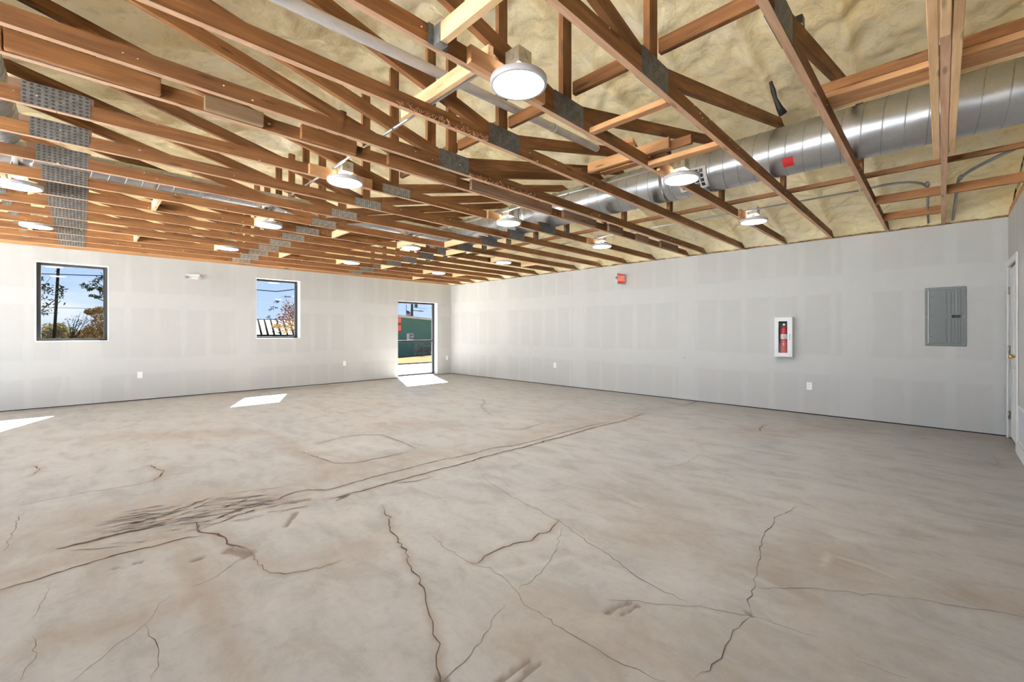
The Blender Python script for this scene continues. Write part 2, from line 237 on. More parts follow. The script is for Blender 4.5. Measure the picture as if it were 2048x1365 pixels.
M['rib'] = plain('roof_rib', (.003, .0025, .002), .6)
M['pole'] = plain('creosote_pole', (.006, .0055, .005), .9, 0, .2)
M['wire'] = plain('power_line', (.004, .004, .005), .8)
M['bark'] = plain('bark', (.010, .008, .0065), .9, 0, .2)
def leaf(name, a, b):
    k = NM(name); v = k.coord(); k.set(color=k.ramp(k.noise(v, 3.0, 2), [(.35, a), (.65, b)]), rough=.7); return k.m
M['leaf_dark'] = leaf('leaf_dark', (.006, .009, .005), (.010, .012, .006))
M['leaf_gold'] = leaf('leaf_gold', (.115, .056, .013), (.085, .068, .024))
M['leaf_red'] = leaf('leaf_red', (.040, .010, .007), (.055, .024, .012))
M['leaf_green'] = leaf('leaf_green', (.115, .115, .035), (.13, .09, .05))
M['leaf_bush'] = leaf('leaf_bush', (.012, .014, .013), (.03, .028, .026))
M['flag_red'] = plain('flag_red', (.05, .011, .013), .7); M['flag_blue'] = plain('flag_blue', (.005, .006, .018), .7); M['flag_white'] = plain('flag_white', (.05, .05, .052), .7)
M['steel_grey'] = plain('transformer_grey', (.30, .32, .34), .5); M['steel_out'] = plain('weathered_grey_steel', (.02, .022, .024), .8); M['white_out'] = plain('white_fascia', (.30, .30, .30), .7)
for n_ in ('asphalt', 'bounce_forecourt', 'grass', 'curb', 'green', 'orange_sign', 'roof_white', 'rib', 'pole', 'wire', 'bark', 'leaf_dark', 'leaf_gold', 'leaf_red', 'leaf_green', 'leaf_bush', 'flag_red', 'flag_blue', 'flag_white', 'steel_out', 'white_out'):
    for b_ in M[n_].node_tree.nodes:
        if b_.type == 'BSDF_PRINCIPLED': b_.inputs['Specular IOR Level'].default_value = 0; b_.inputs['Roughness'].default_value = 1; b_.inputs['Metallic'].default_value = 0
        if n_ in ('asphalt', 'bounce_forecourt'): continue
        if b_.type == 'VALTORGB' and n_ != 'green':
            for e_ in b_.color_ramp.elements: e_.color = [min(1, c_*1.62) for c_ in e_.color[:3]]+[1]
        if b_.type == 'TEX_BRICK':
            for s_ in ('Color1', 'Color2', 'Mortar'): b_.inputs[s_].default_value = [c_*1.4 for c_ in b_.inputs[s_].default_value[:3]]+[1]

# ------------------------------------------------------------------ helpers
def link(o, parent=None):
    COL.objects.link(o)
    if parent is not None: o.parent = parent
    return o
def wloc(o):
    v = Vector(o.location)
    while o.parent is not None: o = o.parent; v = v + Vector(o.location)
    return v
def mesh(name, verts, faces, mat, parent=None, at=None, smooth=False, rot=None, mids=None):
    """verts are relative to `at` (world point); parents are never rotated"""
    me = bpy.data.meshes.new(name); me.from_pydata([tuple(v) for v in verts], [], faces)
    for m in (mat if isinstance(mat, (list, tuple)) else [mat]): me.materials.append(m)
    if mids is not None: me.polygons.foreach_set('material_index', mids)
    if smooth: me.polygons.foreach_set('use_smooth', [True]*len(me.polygons))
    me.update(); return put(name, me, parent, at, rot)
def put(name, me, parent=None, at=None, rot=None):
    o = bpy.data.objects.new(name, me); a = Vector(at or (0, 0, 0))
    if parent is not None: a = a - wloc(parent)
    o.location = a
    if rot is not None: o.rotation_euler = rot
    return link(o, parent)
def bm_put(name, bm, mat, parent=None, at=None, rot=None, smooth=False):
    bmesh.ops.recalc_face_normals(bm, faces=bm.faces)
    me = bpy.data.meshes.new(name); bm.to_mesh(me); bm.free()
    for m in (mat if isinstance(mat, (list, tuple)) else [mat]): me.materials.append(m)
    if smooth: me.polygons.foreach_set('use_smooth', [True]*len(me.polygons))
    return put(name, me, parent, at, rot)
BOXC = {}
def box(name, x, y, z, mat, parent=None, bev=0.0, along=None):
    """box between world limits; `along` turns the mesh so its own X is the board's length (grain)"""
    c = Vector(((x[0]+x[1])/2, (y[0]+y[1])/2, (z[0]+z[1])/2)); d = [x[1]-x[0], y[1]-y[0], z[1]-z[0]]
    rot = None
    if along == 'y': d = [d[1], d[0], d[2]]; rot = (0, 0, PI/2)
    if along == 'z': d = [d[2], d[1], d[0]]; rot = (0, PI/2, 0)
    key = (tuple(round(q, 4) for q in d), mat.name, bev)
    if key not in BOXC:
        bm = bmesh.new(); bmesh.ops.create_cube(bm, size=1); bmesh.ops.scale(bm, vec=d, verts=bm.verts)
        if bev: bmesh.ops.bevel(bm, geom=bm.edges[:], offset=bev, segments=1, affect='EDGES')
        bmesh.ops.recalc_face_normals(bm, faces=bm.faces); me = bpy.data.meshes.new(name); bm.to_mesh(me); bm.free(); me.materials.append(mat); BOXC[key] = me
    return put(name, BOXC[key], parent, c, rot)
def prism(name, pts, y0, y1, mat, parent=None, ang=0.0, under=None):
    """polygon in the X-Z plane (world points) given thickness y0..y1; ang = slope of its length"""
    cx = sum(p[0] for p in pts)/len(pts); cz = sum(p[1] for p in pts)/len(pts); ca, sa = math.cos(ang), math.sin(ang); n = len(pts)
    L = [((p[0]-cx)*ca+(p[1]-cz)*sa, -(p[0]-cx)*sa+(p[1]-cz)*ca) for p in pts]; t = (y1-y0)/2
    v = [(a, -t, b) for a, b in L]+[(a, t, b) for a, b in L]
    f = [tuple(range(n)), tuple(range(2*n-1, n-1, -1))]+[(i, i+n, (i+1) % n+n, (i+1) % n) for i in range(n)]
    me = bpy.data.meshes.new(name); me.from_pydata(v, [], f); me.materials.append(mat); bm = bmesh.new(); bm.from_mesh(me); bmesh.ops.recalc_face_normals(bm, faces=bm.faces)
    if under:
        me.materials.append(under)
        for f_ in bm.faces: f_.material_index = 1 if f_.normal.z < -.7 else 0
    bm.to_mesh(me); bm.free()
    return put(name, me, parent, (cx, (y0+y1)/2, cz), (0, -ang, 0))
def lathe(prof, n=40):
    """profile (r,z) list -> verts, faces, around Z"""
    v, f = [], []
    for r, z in prof:
        for i in range(n): a = 2*PI*i/n; v.append((r*math.cos(a), r*math.sin(a), z))
    for j in range(len(prof)-1):
        for i in range(n): f.append((j*n+i, j*n+(i+1) % n, (j+1)*n+(i+1) % n, (j+1)*n+i))
    return v, f
def lathe_obj(name, prof, mat, parent=None, at=None, rot=None, n=40):
    v, f = lathe(prof, n); return mesh(name, v, f, mat, parent, at, True, rot)
def tube(name, pts, r, mat, parent=None, n=12, caps=True):
    P = [Vector(p) for p in pts]; at = P[0].copy(); v, f = [], []
    for i, p in enumerate(P):
        d = (P[min(i+1, len(P)-1)]-P[max(i-1, 0)]).normalized(); up = Vector((0, 0, 1)) if abs(d.z) < .9 else Vector((1, 0, 0)); a = d.cross(up).normalized(); b = a.cross(d)
        rr = r[i] if isinstance(r, (list, tuple)) else r
        for k in range(n): t = 2*PI*k/n; v.append(p-at+rr*(math.cos(t)*a+math.sin(t)*b))
    for i in range(len(P)-1):
        for k in range(n): f.append((i*n+k, i*n+(k+1) % n, (i+1)*n+(k+1) % n, (i+1)*n+k))
    if caps: f.append(tuple(range(n-1, -1, -1))); f.append(tuple(range((len(P)-1)*n, len(P)*n)))
    return mesh(name, v, f, mat, parent, at, True)
def arc(p0, p1, p2, n=8):
    a, b, c = Vector(p0), Vector(p1), Vector(p2); return [(1-t)**2*a+2*t*(1-t)*b+t*t*c for t in [i/n for i in range(n+1)]]
def thing(name, label, cat, loc=(0, 0, 0), group=None):
    o = bpy.data.objects.new(name, None); o.empty_display_size = .1; o.location = loc; COL.objects.link(o); return tag(o, label, cat, group)
def tag(o, label, cat, group=None):
    o['label'] = label; o['category'] = cat
    if group: o['group'] = group
    return o
def struct(o, label=None):
    o['kind'] = 'structure'
    if label: o['label'] = label
    return o
def dup(root, loc, label=None):
    r = root.copy(); r.location = loc; COL.objects.link(r)
    if label: r['label'] = label
    for ch in root.children:
        c = ch.copy(); COL.objects.link(c); c.parent = r
        for g in ch.children: d = g.copy(); COL.objects.link(d); d.parent = c
    return r
def cells(name, axis, fixed, ext, us, zs, holes, mat):
    """wall slab split in cells around openings. axis 'y': slab normal along Y"""
    U = sorted(set(us+[h[0] for h in holes]+[h[1] for h in holes])); Z = sorted(set(zs+[h[2] for h in holes]+[h[3] for h in holes])); bm = bmesh.new()
    def quad(p): bm.faces.new([bm.verts.new(q) for q in p])
    solid = lambda i, j: 0 <= i < len(U)-1 and 0 <= j < len(Z)-1 and not any(h[0] <= (U[i]+U[i+1])/2 <= h[1] and h[2] <= (Z[j]+Z[j+1])/2 <= h[3] for h in holes)
    P = (lambda u, t, z: (u, t, z)) if axis == 'y' else (lambda u, t, z: (t, u, z)); a, b = fixed, ext
    for i in range(len(U)-1):
        for j in range(len(Z)-1):
            if not solid(i, j): continue
            u0, u1, z0, z1 = U[i], U[i+1], Z[j], Z[j+1]
            for t in (a, b): quad([P(u0, t, z0), P(u1, t, z0), P(u1, t, z1), P(u0, t, z1)])
            if not solid(i-1, j): quad([P(u0, a, z0), P(u0, b, z0), P(u0, b, z1), P(u0, a, z1)])
            if not solid(i+1, j): quad([P(u1, a, z0), P(u1, b, z0), P(u1, b, z1), P(u1, a, z1)])
            if not solid(i, j-1): quad([P(u0, a, z0), P(u1, a, z0), P(u1, b, z0), P(u0, b, z0)])
            if not solid(i, j+1): quad([P(u0, a, z1), P(u1, a, z1), P(u1, b, z1), P(u0, b, z1)])
    bmesh.ops.remove_doubles(bm, verts=bm.verts, dist=1e-5)
    return bm_put(name, bm, mat)

# ------------------------------------------------------------------ floor
def seg_dist(px, py, poly):
    best = np.full(px.shape, 1e9)
    for (x0, y0), (x1, y1) in zip(poly[:-1], poly[1:]):
        dx, dy = x1-x0, y1-y0; L = dx*dx+dy*dy+1e-12; t = np.clip(((px-x0)*dx+(py-y0)*dy)/L, 0, 1)
        best = np.minimum(best, np.hypot(px-(x0+t*dx), py-(y0+t*dy)))
    return best
def vnoise(x, y, s, seed=0):
    """smooth value noise, vectorised"""
    x = x/s+seed*17.3; y = y/s+seed*9.1; xi = np.floor(x).astype(int); yi = np.floor(y).astype(int); fx = x-xi; fy = y-yi
    fx = fx*fx*(3-2*fx); fy = fy*fy*(3-2*fy)
    h = lambda a, b: (np.sin(a*127.1+b*311.7+seed*74.7)*43758.5453) % 1.0
    return (h(xi, yi)*(1-fx)+h(xi+1, yi)*fx)*(1-fy)+(h(xi, yi+1)*(1-fx)+h(xi+1, yi+1)*fx)*fy
def height(x, y):
    z = (vnoise(x, y, 1.1, 1)-.5)*.004
    tr = np.exp(-(seg_dist(x, y, TRENCH[0])/.09)**4)*.006+np.exp(-(seg_dist(x, y, TRENCH[1])/.07)**4)*.004
    ro = np.exp(-(seg_dist(x, y, ROUGH)/.20)**4)
    d = np.array(ROUGH[-1])-np.array(ROUGH[0]); d = d/np.linalg.norm(d); a = x*d[0]+y*d[1]; b = -x*d[1]+y*d[0]
    z = z-tr+ro*((vnoise(a, b*7, .22, 3)-.6)*.030+(vnoise(a, b*2, .06, 5)-.5)*.012)
    return z
def ax(a, f0, f1, b, fine, coarse):
    return np.concatenate([np.arange(a, f0, coarse), np.arange(f0, f1, fine), np.arange(f1, b, coarse), [b]])
gx = ax(XL-.2, -1.0, 3.6, XR+.2, .014, .04); gy = ax(YN-.2, -.1, 4.6, YF+.23, .014, .04)
X, Y = np.meshgrid(gx, gy, indexing='ij'); xf, yf = X.ravel(), Y.ravel(); zf = height(xf, yf)
wear = np.zeros((xf.size, 4), np.float32); wear[:, 3] = 1
def local(poly, pad):
    xs = [p[0] for p in poly]; ys = [p[1] for p in poly]; return np.where((xf > min(xs)-pad) & (xf < max(xs)+pad) & (yf > min(ys)-pad) & (yf < max(ys)+pad))[0]
for wd, a, poly in STAINS:
    i = local(poly, wd*2.6); d = seg_dist(xf[i], yf[i], poly)+(vnoise(xf[i], yf[i], .22, 7)-.5)*wd*.9; wear[i, 0] = np.maximum(wear[i, 0], a*np.exp(-(d/wd)**2))
for wd, a, poly in LIGHTS:
    i = local(poly, wd*2.6); d = seg_dist(xf[i], yf[i], poly)+(vnoise(xf[i], yf[i], .05, 8)-.5)*wd; wear[i, 1] = np.maximum(wear[i, 1], a*np.exp(-(d/wd)**2))
for wd, poly in GOUGES:
    i = local(poly, wd*2.5); d = seg_dist(xf[i], yf[i], poly)+(vnoise(xf[i], yf[i], .03, 9)-.5)*wd*.5; k = np.clip(1-d/(wd*.75), 0, 1)
    zf[i] -= .009*np.minimum(1, k*2); wear[i, 2] = np.maximum(wear[i, 2], .8*np.minimum(1, k*2))
for wd, poly in CRACKS:
    if wd < .006: continue
    i = local(poly, wd*6); d = seg_dist(xf[i], yf[i], poly); wear[i, 0] = np.maximum(wear[i, 0], .55*np.exp(-(d/(wd*2.2+.012))**2))
nx, ny = len(gx), len(gy); ii = np.arange(nx*ny).reshape(nx, ny)
F = np.stack([ii[:-1, :-1], ii[1:, :-1], ii[1:, 1:], ii[:-1, 1:]], -1).reshape(-1, 4)
me = bpy.data.meshes.new('floor'); me.vertices.add(nx*ny); me.vertices.foreach_set('co', np.stack([xf, yf, zf], 1).ravel().astype(np.float32))
me.loops.add(F.size); me.loops.foreach_set('vertex_index', F.ravel().astype(np.int32)); me.polygons.add(len(F))
me.polygons.foreach_set('loop_start', np.arange(0, F.size, 4).astype(np.int32)); me.polygons.foreach_set('loop_total', np.full(len(F), 4, np.int32)); me.polygons.foreach_set('use_smooth', np.ones(len(F), bool))
me.update(calc_edges=True); at = me.color_attributes.new('wear', 'FLOAT_COLOR', 'POINT'); at.data.foreach_set('color', wear.ravel()); me.materials.append(M['concrete'])
floor = struct(put('floor', me))
def ribbon(name, poly, wd, mat, parent, seed, taper=True):
    rnd = random.Random(seed); P = []
    for (x0, y0), (x1, y1) in zip(poly[:-1], poly[1:]):
        L = math.hypot(x1-x0, y1-y0); n = max(1, int(L/.035))
        n = min(n, 60)
        for i in range(n): P.append((x0+(x1-x0)*i/n, y0+(y1-y0)*i/n))
    P.append(poly[-1]); j = []
    for i, (x, y) in enumerate(P):
        q = 0 if i in (0, len(P)-1) else .011; j.append((x+rnd.uniform(-q, q), y+rnd.uniform(-q, q)))
    hz = height(np.array([p[0] for p in j]), np.array([p[1] for p in j])); v, f = [], []
    for i, (x, y) in enumerate(j):
        a, b = j[max(i-1, 0)], j[min(i+1, len(j)-1)]; dx, dy = b[0]-a[0], b[1]-a[1]; L = math.hypot(dx, dy) or 1
        t = min(1, .15+min(i, len(j)-1-i)/3) if taper else 1; hw = wd*.5*t*rnd.uniform(.35, 1.35); z = hz[i]+.0022
        v += [(x-dy/L*hw, y+dx/L*hw, z), (x, y, z-.0006), (x+dy/L*hw, y-dx/L*hw, z)]
    for i in range(len(j)-1): k = 3*i; f += [(k, k+1, k+4, k+3), (k+1, k+2, k+5, k+4)]
    return mesh(name, v, f, mat, parent)
for i, (wd, poly) in enumerate(CRACKS): ribbon('crack', poly, wd*(.62 if wd < .006 else .85), M['crack'], floor, 100+i)

# short drag grooves in the rough patch of the slab: too many to name, one part
rnd = random.Random(12); gv, gf = [], []; R0, R1 = np.array(ROUGH[0]), np.array(ROUGH[-1]); rd = (R1-R0)/np.linalg.norm(R1-R0); rn = np.array([-rd[1], rd[0]])
for i in range(100):
    c_ = R0+(R1-R0)*rnd.uniform(-.12, 1.02)+rn*rnd.gauss(.02, .17); a_ = rnd.gauss(0, .09); u_ = rd*math.cos(a_)+rn*math.sin(a_); n_ = np.array([-u_[1], u_[0]]); L_ = rnd.uniform(.06, .30); hw = rnd.uniform(.002, .0045); k_ = 6; b_ = len(gv)
    for j in range(k_+1):
        p_ = c_+u_*L_*(j/k_-.5)+n_*rnd.gauss(0, .0035); t_ = math.sin(PI*(j+.25)/(k_+.5)); z_ = float(height(np.array([p_[0]]), np.array([p_[1]]))[0])+.0025
        for s_ in (1, -1): q_ = p_+n_*hw*t_*s_; gv.append((q_[0], q_[1], z_))
    gf += [(b_+2*j, b_+2*j+1, b_+2*j+3, b_+2*j+2) for j in range(k_)]
o = mesh('drag_grooves', gv, gf, M['groove'], floor); o['kind'] = 'stuff'

# ------------------------------------------------------------------ walls
WIN = [(-.536, .33, 1.105, 2.432), (2.676, 3.569, 1.115, 2.436)]; GD = (6.103, 7.403, .02, 2.108)
wf = struct(cells('wall_far', 'y', YF, YF+.25, [XL-.2, XR+.3], [.014, WT_F], WIN+[GD], M['drywall']))
DX = (6.98, 7.80); DZ = 2.03; NW = []
wn_ = struct(cells('wall_near', 'y', YN, YN-.13, [XL-.2, XR+.3], [.012, 2.66], [(DX[0]-.01, DX[1]+.01, .012, DZ+.01)], M['drywall']))
wr = struct(box('wall_right', (XR, XR+.10), (YN-.1, YF+.2), (.014, WT), M['drywall']))
FILL_LW = [(.1, 3.45, .05, 2.50), (3.6, 6.85, .05, 2.50), (7.0, 10.3, .05, 2.50)]  # openings added in the unseen left wall to brighten the ceiling
wl = struct(cells('wall_left', 'x', XL, XL-.12, [YN-.1, YF+.2], [.012, WT], FILL_LW, M['drywall']))
struct(box('trim_1', (XR+.012, XR+.09), (YN, YF), (-.01, .05), M['dark'])); struct(box('trim_2', (XL-.2, 6.1), (YF+.012, YF+.09), (-.01, .05), M['dark'])); struct(box('trim_3', (7.41, XR), (YF+.012, YF+.09), (-.01, .05), M['dark']))
for i, (a, b, y0, y1) in enumerate([(XL-.2, XR+.2, YF+.02, YF+.24)]): struct(box('trim_4', (a, b), (y0, y1), (WT_F, WT_F+.076), M['wood_mid'], bev=.002))
struct(box('trim_5', (XL-.2, XR+.15), (YN-.12, YN+.0), (2.66, 2.736), M['wood_mid'], bev=.002))
# outer shell that keeps daylight out: sheathing and roof deck
shell = [('trim_6', (XR+.11, XR+.2), (YN-.3, YF+.45), (-.3, 2.95))]
for n, x, y, z in shell: struct(box(n, x, y, z, M['wood_mid']))
struct(box('trim_7', (XL-.2, XL-.125), (YN-.3, YF+.45), (2.51, 2.95), M['wood_mid']))
def gable(name, y0, y1, z0): struct(prism(name, [(XL-.25, z0), (XR+.25, z0), (XR+.25, roof(XR+.25)+.16), (XC, roof(XC)+.16), (XL-.25, roof(XL-.25)+.16)], y0, y1, M['wood_mid']))
gable('trim_8', YF+.02, YF+.24, WT_F+.077); gable('trim_9', YN-.3, YN-.14, 2.0)
struct(box('trim_10', (XL-.3, XR+.3), (YN-.35, YN-.31), (-.3, 2.8), M['wood_mid']))
for n, sgn in (('roof_1', 1), ('roof_2', -1)):
    xe = XC+sgn*6.1; o = prism(n, [(XC, roof(XC)+.13), (XC, roof(XC)+.26), (xe, roof(xe)+.26), (xe, roof(xe)+.13)], YN-.5, YF+.7, M['wood_grey'], ang=-sgn*math.atan(SL)); struct(o)

# ------------------------------------------------------------------ sprayed foam ceiling
cxs = np.arange(XL-.02, XR+.06, .034); cys = np.arange(YN-.02, YF+.04, .028)
tyc = [y+TH/2 for y in TY]
V = []; fn = noise.fractal
for x in cxs:
    rb = roof(x); e = max(0, (abs(x-XC)-5.30)/.36); e = min(1, e)**1.6; rg = math.exp(-((x-XC)/.22)**2)
    for y in cys:
        dy = min(abs(y-t) for t in tyc); ridge = math.exp(-(dy/.05)**2)
        n1 = fn((x*1.3, y*1.3, 2.0), .9, 2.1, 4); n2 = fn((x*6, y*6, 5.0), .8, 2.2, 3); n3 = noise.noise((x*19, y*19, 1.0))
        z = rb+.030-.058*ridge-.05*abs(n1)-.030*n2-.008*n3-.10*rg
        if e > 0: z = z*(1-e)+(2.690-.03*abs(n2)-.02*abs(n1))*e
        V.append((x, y, z))
nx, ny = len(cxs), len(cys); ii = np.arange(nx*ny).reshape(nx, ny); FF = np.stack([ii[:-1, :-1], ii[:-1, 1:], ii[1:, 1:], ii[1:, :-1]], -1).reshape(-1, 4).tolist()
ceiling = struct(mesh('ceiling', V, FF, M['foam'], smooth=True))
for yw, sg in ((YF+.03, -1), (YN-.12, 1)):
    V = []; us = np.arange(XL, XR+.04, .05); ts = np.linspace(0, 1, 28)
    for x in us:
        for t in ts:
            z0 = 2.735 if sg < 0 else 2.72; z = z0+(max(roof(x)+.05, z0+.01)-z0)*t; b = math.sin(min(1, t*6)*PI/2)
            V.append((x, yw+sg*(.03+.05*b+.05*abs(fn((x*3, z*3, 9.0), .9, 2.1, 4))*b), z))
    a, b = len(us), len(ts); FF = [(i*b+j, i*b+j+1, (i+1)*b+j+1, (i+1)*b+j) for i in range(a-1) for j in range(b-1)]
    mesh('gable_foam', V, FF, M['foam'], ceiling, smooth=True)

# ------------------------------------------------------------------ roof trusses
def plate_mesh(name, wd, ht, nx_, nz_, fill, mat, oct_=False):
    """pressed connector: two perforated sheets, one on each face of the joint"""
    v, f, mi = [], [], []
    cw, ch = wd/nx_, ht/nz_
    for side, yy in ((1, -TH/2-.003), (-1, TH/2+.003)):
        for i in range(nx_):
            for j in range(nz_):
                sx = (j % 2)*.0; x0, z0 = -wd/2+i*cw, -ht/2+j*ch; cx, cz = x0+cw/2, z0+ch/2; b = len(v)
                if oct_:
                    out = [(x0, z0), (cx, z0), (x0+cw, z0), (x0+cw, cz), (x0+cw, z0+ch), (cx, z0+ch), (x0, z0+ch), (x0, cz)]
                    inn = [(cx+cw/2*fill*math.cos(a)*.95, cz+ch/2*fill*math.sin(a)) for a in [PI*1.25+PI/4*k for k in range(8)]]
                else:
                    out = [(x0, z0), (x0+cw, z0), (x0+cw, z0+ch), (x0, z0+ch)]; inn = [(cx+cw/2*fill*a, cz+ch/2*fill*c) for a, c in ((-.0, -1), (1, 0), (0, 1), (-1, 0))]
                    inn = [((inn[k][0]), (inn[k][1])) for k in range(4)]
                n = len(out); v += [(a, yy, c) for a, c in out]+[(a, yy, c) for a, c in inn]
                for k in range(n): q = (b+k, b+(k+1) % n, b+n+(k+1) % n, b+n+k); f.append(q if side > 0 else q[::-1]); mi.append(0)
        b = len(v); yb = yy*.93; v += [(-wd/2, yb, -ht/2), (wd/2, yb, -ht/2), (wd/2, yb, ht/2), (-wd/2, yb, ht/2)]; q = (b, b+1, b+2, b+3); f.append(q if side > 0 else q[::-1]); mi.append(1)
        b = len(v); v += [(s1*wd/2, y2, s2*ht/2) for y2 in (yy, yb) for s1, s2 in ((-1, -1), (1, -1), (1, 1), (-1, 1))]
        for k in range(4): f.append((b+k, b+(k+1) % 4, b+4+(k+1) % 4, b+4+k)); mi.append(0)
    me = bpy.data.meshes.new(name); me.from_pydata(v, [], f); me.materials.append(mat); me.materials.append(M['hole']); me.polygons.foreach_set('material_index', mi); me.update(); return me
PL_BIG = plate_mesh('connector_plate', .30, .137, 10, 6, .62, M['plate_big'], True)
PL_NODE = plate_mesh('connector_plate', .31, .150, 20, 10, .74, M['plate'])
PL_NODE2 = plate_mesh('connector_plate', .31, .085, 14, 5, .72, M['plate_new'])
PL_R = plate_mesh('connector_plate', .33, .137, 16, 8, .6, M['plate'])
PL_S = plate_mesh('connector_plate', .075, .075, 4, 4, .6, M['plate'])
def make_truss(k, label, chords, mat, node='old', splice=False, right=False):
    y0, y1 = TY[k], TY[k]+TH; t = thing('roof_truss', label, 'roof truss', (XC, y0+TH/2, ZT), 'open roof trusses across the room'); W = M[mat]
    xa, xb = XL+.01, 7.90
    for a, b in chords:
        a2, b2 = max(a, xa), min(b, xb); top = ZT+CH
        pts = [(a2, ZT), (b2, ZT), (b2-(.16 if b2 == xb else 0), top), (a2+(.16 if a2 == xa else 0), top)]
        prism('bottom_chord', pts, y0, y1, W, t, 0.0, M['wood_under_lit'])
    top = ZT+CH; kp = .0445
    prism('king_post', [(XC-kp, top+.001), (XC+kp, top+.001), (XC+kp, roof(XC+kp)), (XC-kp, roof(XC-kp))], y0, y1, W, t, PI/2)
    for s in (1, -1):
        m = lambda x: XC+s*(x-XC)
        lo = lambda x: 2.717+.2376*(x-2.42); up = lambda x: 2.807+.2376*(x-2.417)
        prism('web', [(m(2.292), top+.001), (m(2.524), top+.001), (m(5.22), lo(5.22)), (m(5.03), up(5.03)), (m(2.292), up(2.292))], y0, y1, W, t, s*math.atan(.2376))
        prism('short_post', [(m(5.045), top+.001), (m(5.134), top+.001), (m(5.134), lo(5.134)-.002), (m(5.045), lo(5.045)-.002)], y0, y1, W, t, PI/2)
        xe = 7.9 if s > 0 else 7.9; g = .002
        prism('top_chord', [(m(XC+.001), roof(XC)+g), (m(xe), roof(xe)+g), (m(xe), roof(xe)+.075), (m(XC+.001), roof(XC)+.089)], y0, y1, W, t, -s*math.atan(SL))
    if node == 'old': put('connector_plate', PL_NODE, t, (2.265, y0+TH/2, 2.728))
    else: put('connector_plate', PL_NODE2, t, (2.265, y0+TH/2, 2.700))
    if splice:
        put('connector_plate', PL_BIG, t, (-.11, y0+TH/2, ZT+.0685)); box('splice_block', (-.31, .055), (y0, y1), (top+.001, ZT+.136), M['wood_grey'], t, along='x')
    if right:
        put('connector_plate', PL_R, t, (4.64, y0+TH/2, ZT+.0685)); box('splice_block', (4.44, 4.80), (y0, y1), (top+.001, ZT+.134), M['wood_grey'], t, along='x')
        for xx in (5.09, -.60): put('connector_plate', PL_S, t, (xx, y0+TH/2, ZT+.10))
    return t
ORD = ['nearest', 'second', 'third', 'fourth', 'fifth', 'sixth', 'seventh', 'eighth', 'ninth', 'tenth', 'eleventh', 'twelfth', 'thirteenth', 'fourteenth', 'fifteenth', 'sixteenth', 'seventeenth', 'farthest']
FULL = [(XL, 7.95)]; SPL = [(XL, -.112), (-.110, 4.64), (4.642, 7.95)]
t0 = make_truss(0, 'nearest wooden roof truss, passing just above the camera, flanked by fresh pine boards', FULL, 'wood')
t1 = make_truss(1, 'second wooden roof truss from the door wall, ending just left of the breaker panel', FULL, 'wood')
LB = {2: 'third wooden roof truss from the door wall, above the blocks by the round duct', 3: 'fourth wooden roof truss from the door wall, carrying the largest and nearest disc light',
      4: 'fifth wooden roof truss from the door wall, wood shavings along its bottom chord', 5: 'sixth wooden roof truss from the door wall, just before the one with nailed offcuts',
      7: 'eighth wooden roof truss from the door wall, first behind the truss with nailed offcuts'}
TR = {0: t0, 1: t1}
for k in (2, 3, 4, 5): TR[k] = dup(t1, (XC, TY[k]+TH/2, ZT), LB[k])
TR[6] = make_truss(6, 'seventh roof truss from the door wall, with short wood offcuts nailed along its chord', FULL, 'wood', splice=True)
TR[7] = make_truss(7, LB[7], SPL, 'wood', node='new', splice=True, right=True)
for k in range(8, 18):
    TR[k] = dup(TR[7], (XC, TY[k]+TH/2, ZT), ('farthest wooden roof truss, beside the window wall' if k == 17 else ORD[k]+' wooden roof truss from the door wall, with perforated steel plates'))
for k, xa_, xb_, n_ in ((4, 1.35, 2.08, 150), (5, 2.42, 3.3, 130)):
    bm = bmesh.new(); rnd = random.Random(k)
    for i in range(n_):
        x = xb_-(xb_-xa_)*rnd.random()**1.6 if k == 4 else xa_+(xb_-xa_)*rnd.random()**1.6; g = bmesh.ops.create_cube(bm, size=1); bmesh.ops.scale(bm, vec=(rnd.uniform(.008, .028), .0015, rnd.uniform(.002, .005)), verts=g['verts'])
        bmesh.ops.rotate(bm, cent=(0, 0, 0), matrix=Euler((rnd.uniform(-1, 1), rnd.uniform(-1.5, 1.5), rnd.uniform(-1, 1))).to_matrix(), verts=g['verts']); bmesh.ops.translate(bm, vec=(x-XC, -TH/2-.006-.01*rnd.random(), rnd.uniform(-.012, .022)*(1 if rnd.random() < .8 else 1.6)), verts=g['verts'])
    o = bm_put('wood_shavings', bm, M['shaving'], TR[k], (XC, TY[k]+TH/2, ZT)); o['kind'] = 'stuff'
# fresh boards nailed to both sides of the nearest truss
y0 = TY[0]
box('sister_board', (.2, 4.85), (y0+TH+.004, y0+2*TH+.004), (ZT, ZT+CH), M['wood_light'], TR[0], .003, 'x')
box('sister_board', (.2, 4.83), (y0-TH-.002, y0-.002), (ZT, ZT+CH), M['wood_light'], TR[0], .003, 'x')
box('packing_block', (1.2, 2.81), (y0+.002, y0+TH-.002), (ZT-.022, ZT-.001), M['wood_light'], TR[0], .003, 'x')
# offcuts nailed on the seventh truss
y6 = TY[6]
for j, (a, b, m) in enumerate([(-1.9, -.275, 'wood'), (-.27, .328, 'wood'), (.54, .868, 'wood_tan'), (1.11, 1.52, 'wood'), (1.79, 2.50, 'wood'), (2.68, 3.90, 'wood_grey'), (4.12, 4.82, 'wood_grey'), (5.12, 5.49, 'wood_grey'), (5.89, 6.25, 'wood_grey'), (6.67, 7.31, 'wood_grey')]):
    box('nailed_offcut', (a, b), (y6-TH-.002, y6-.002), (ZT+.004, ZT+.095+.01*(j % 2)), M[m], TR[6], .003, 'x')

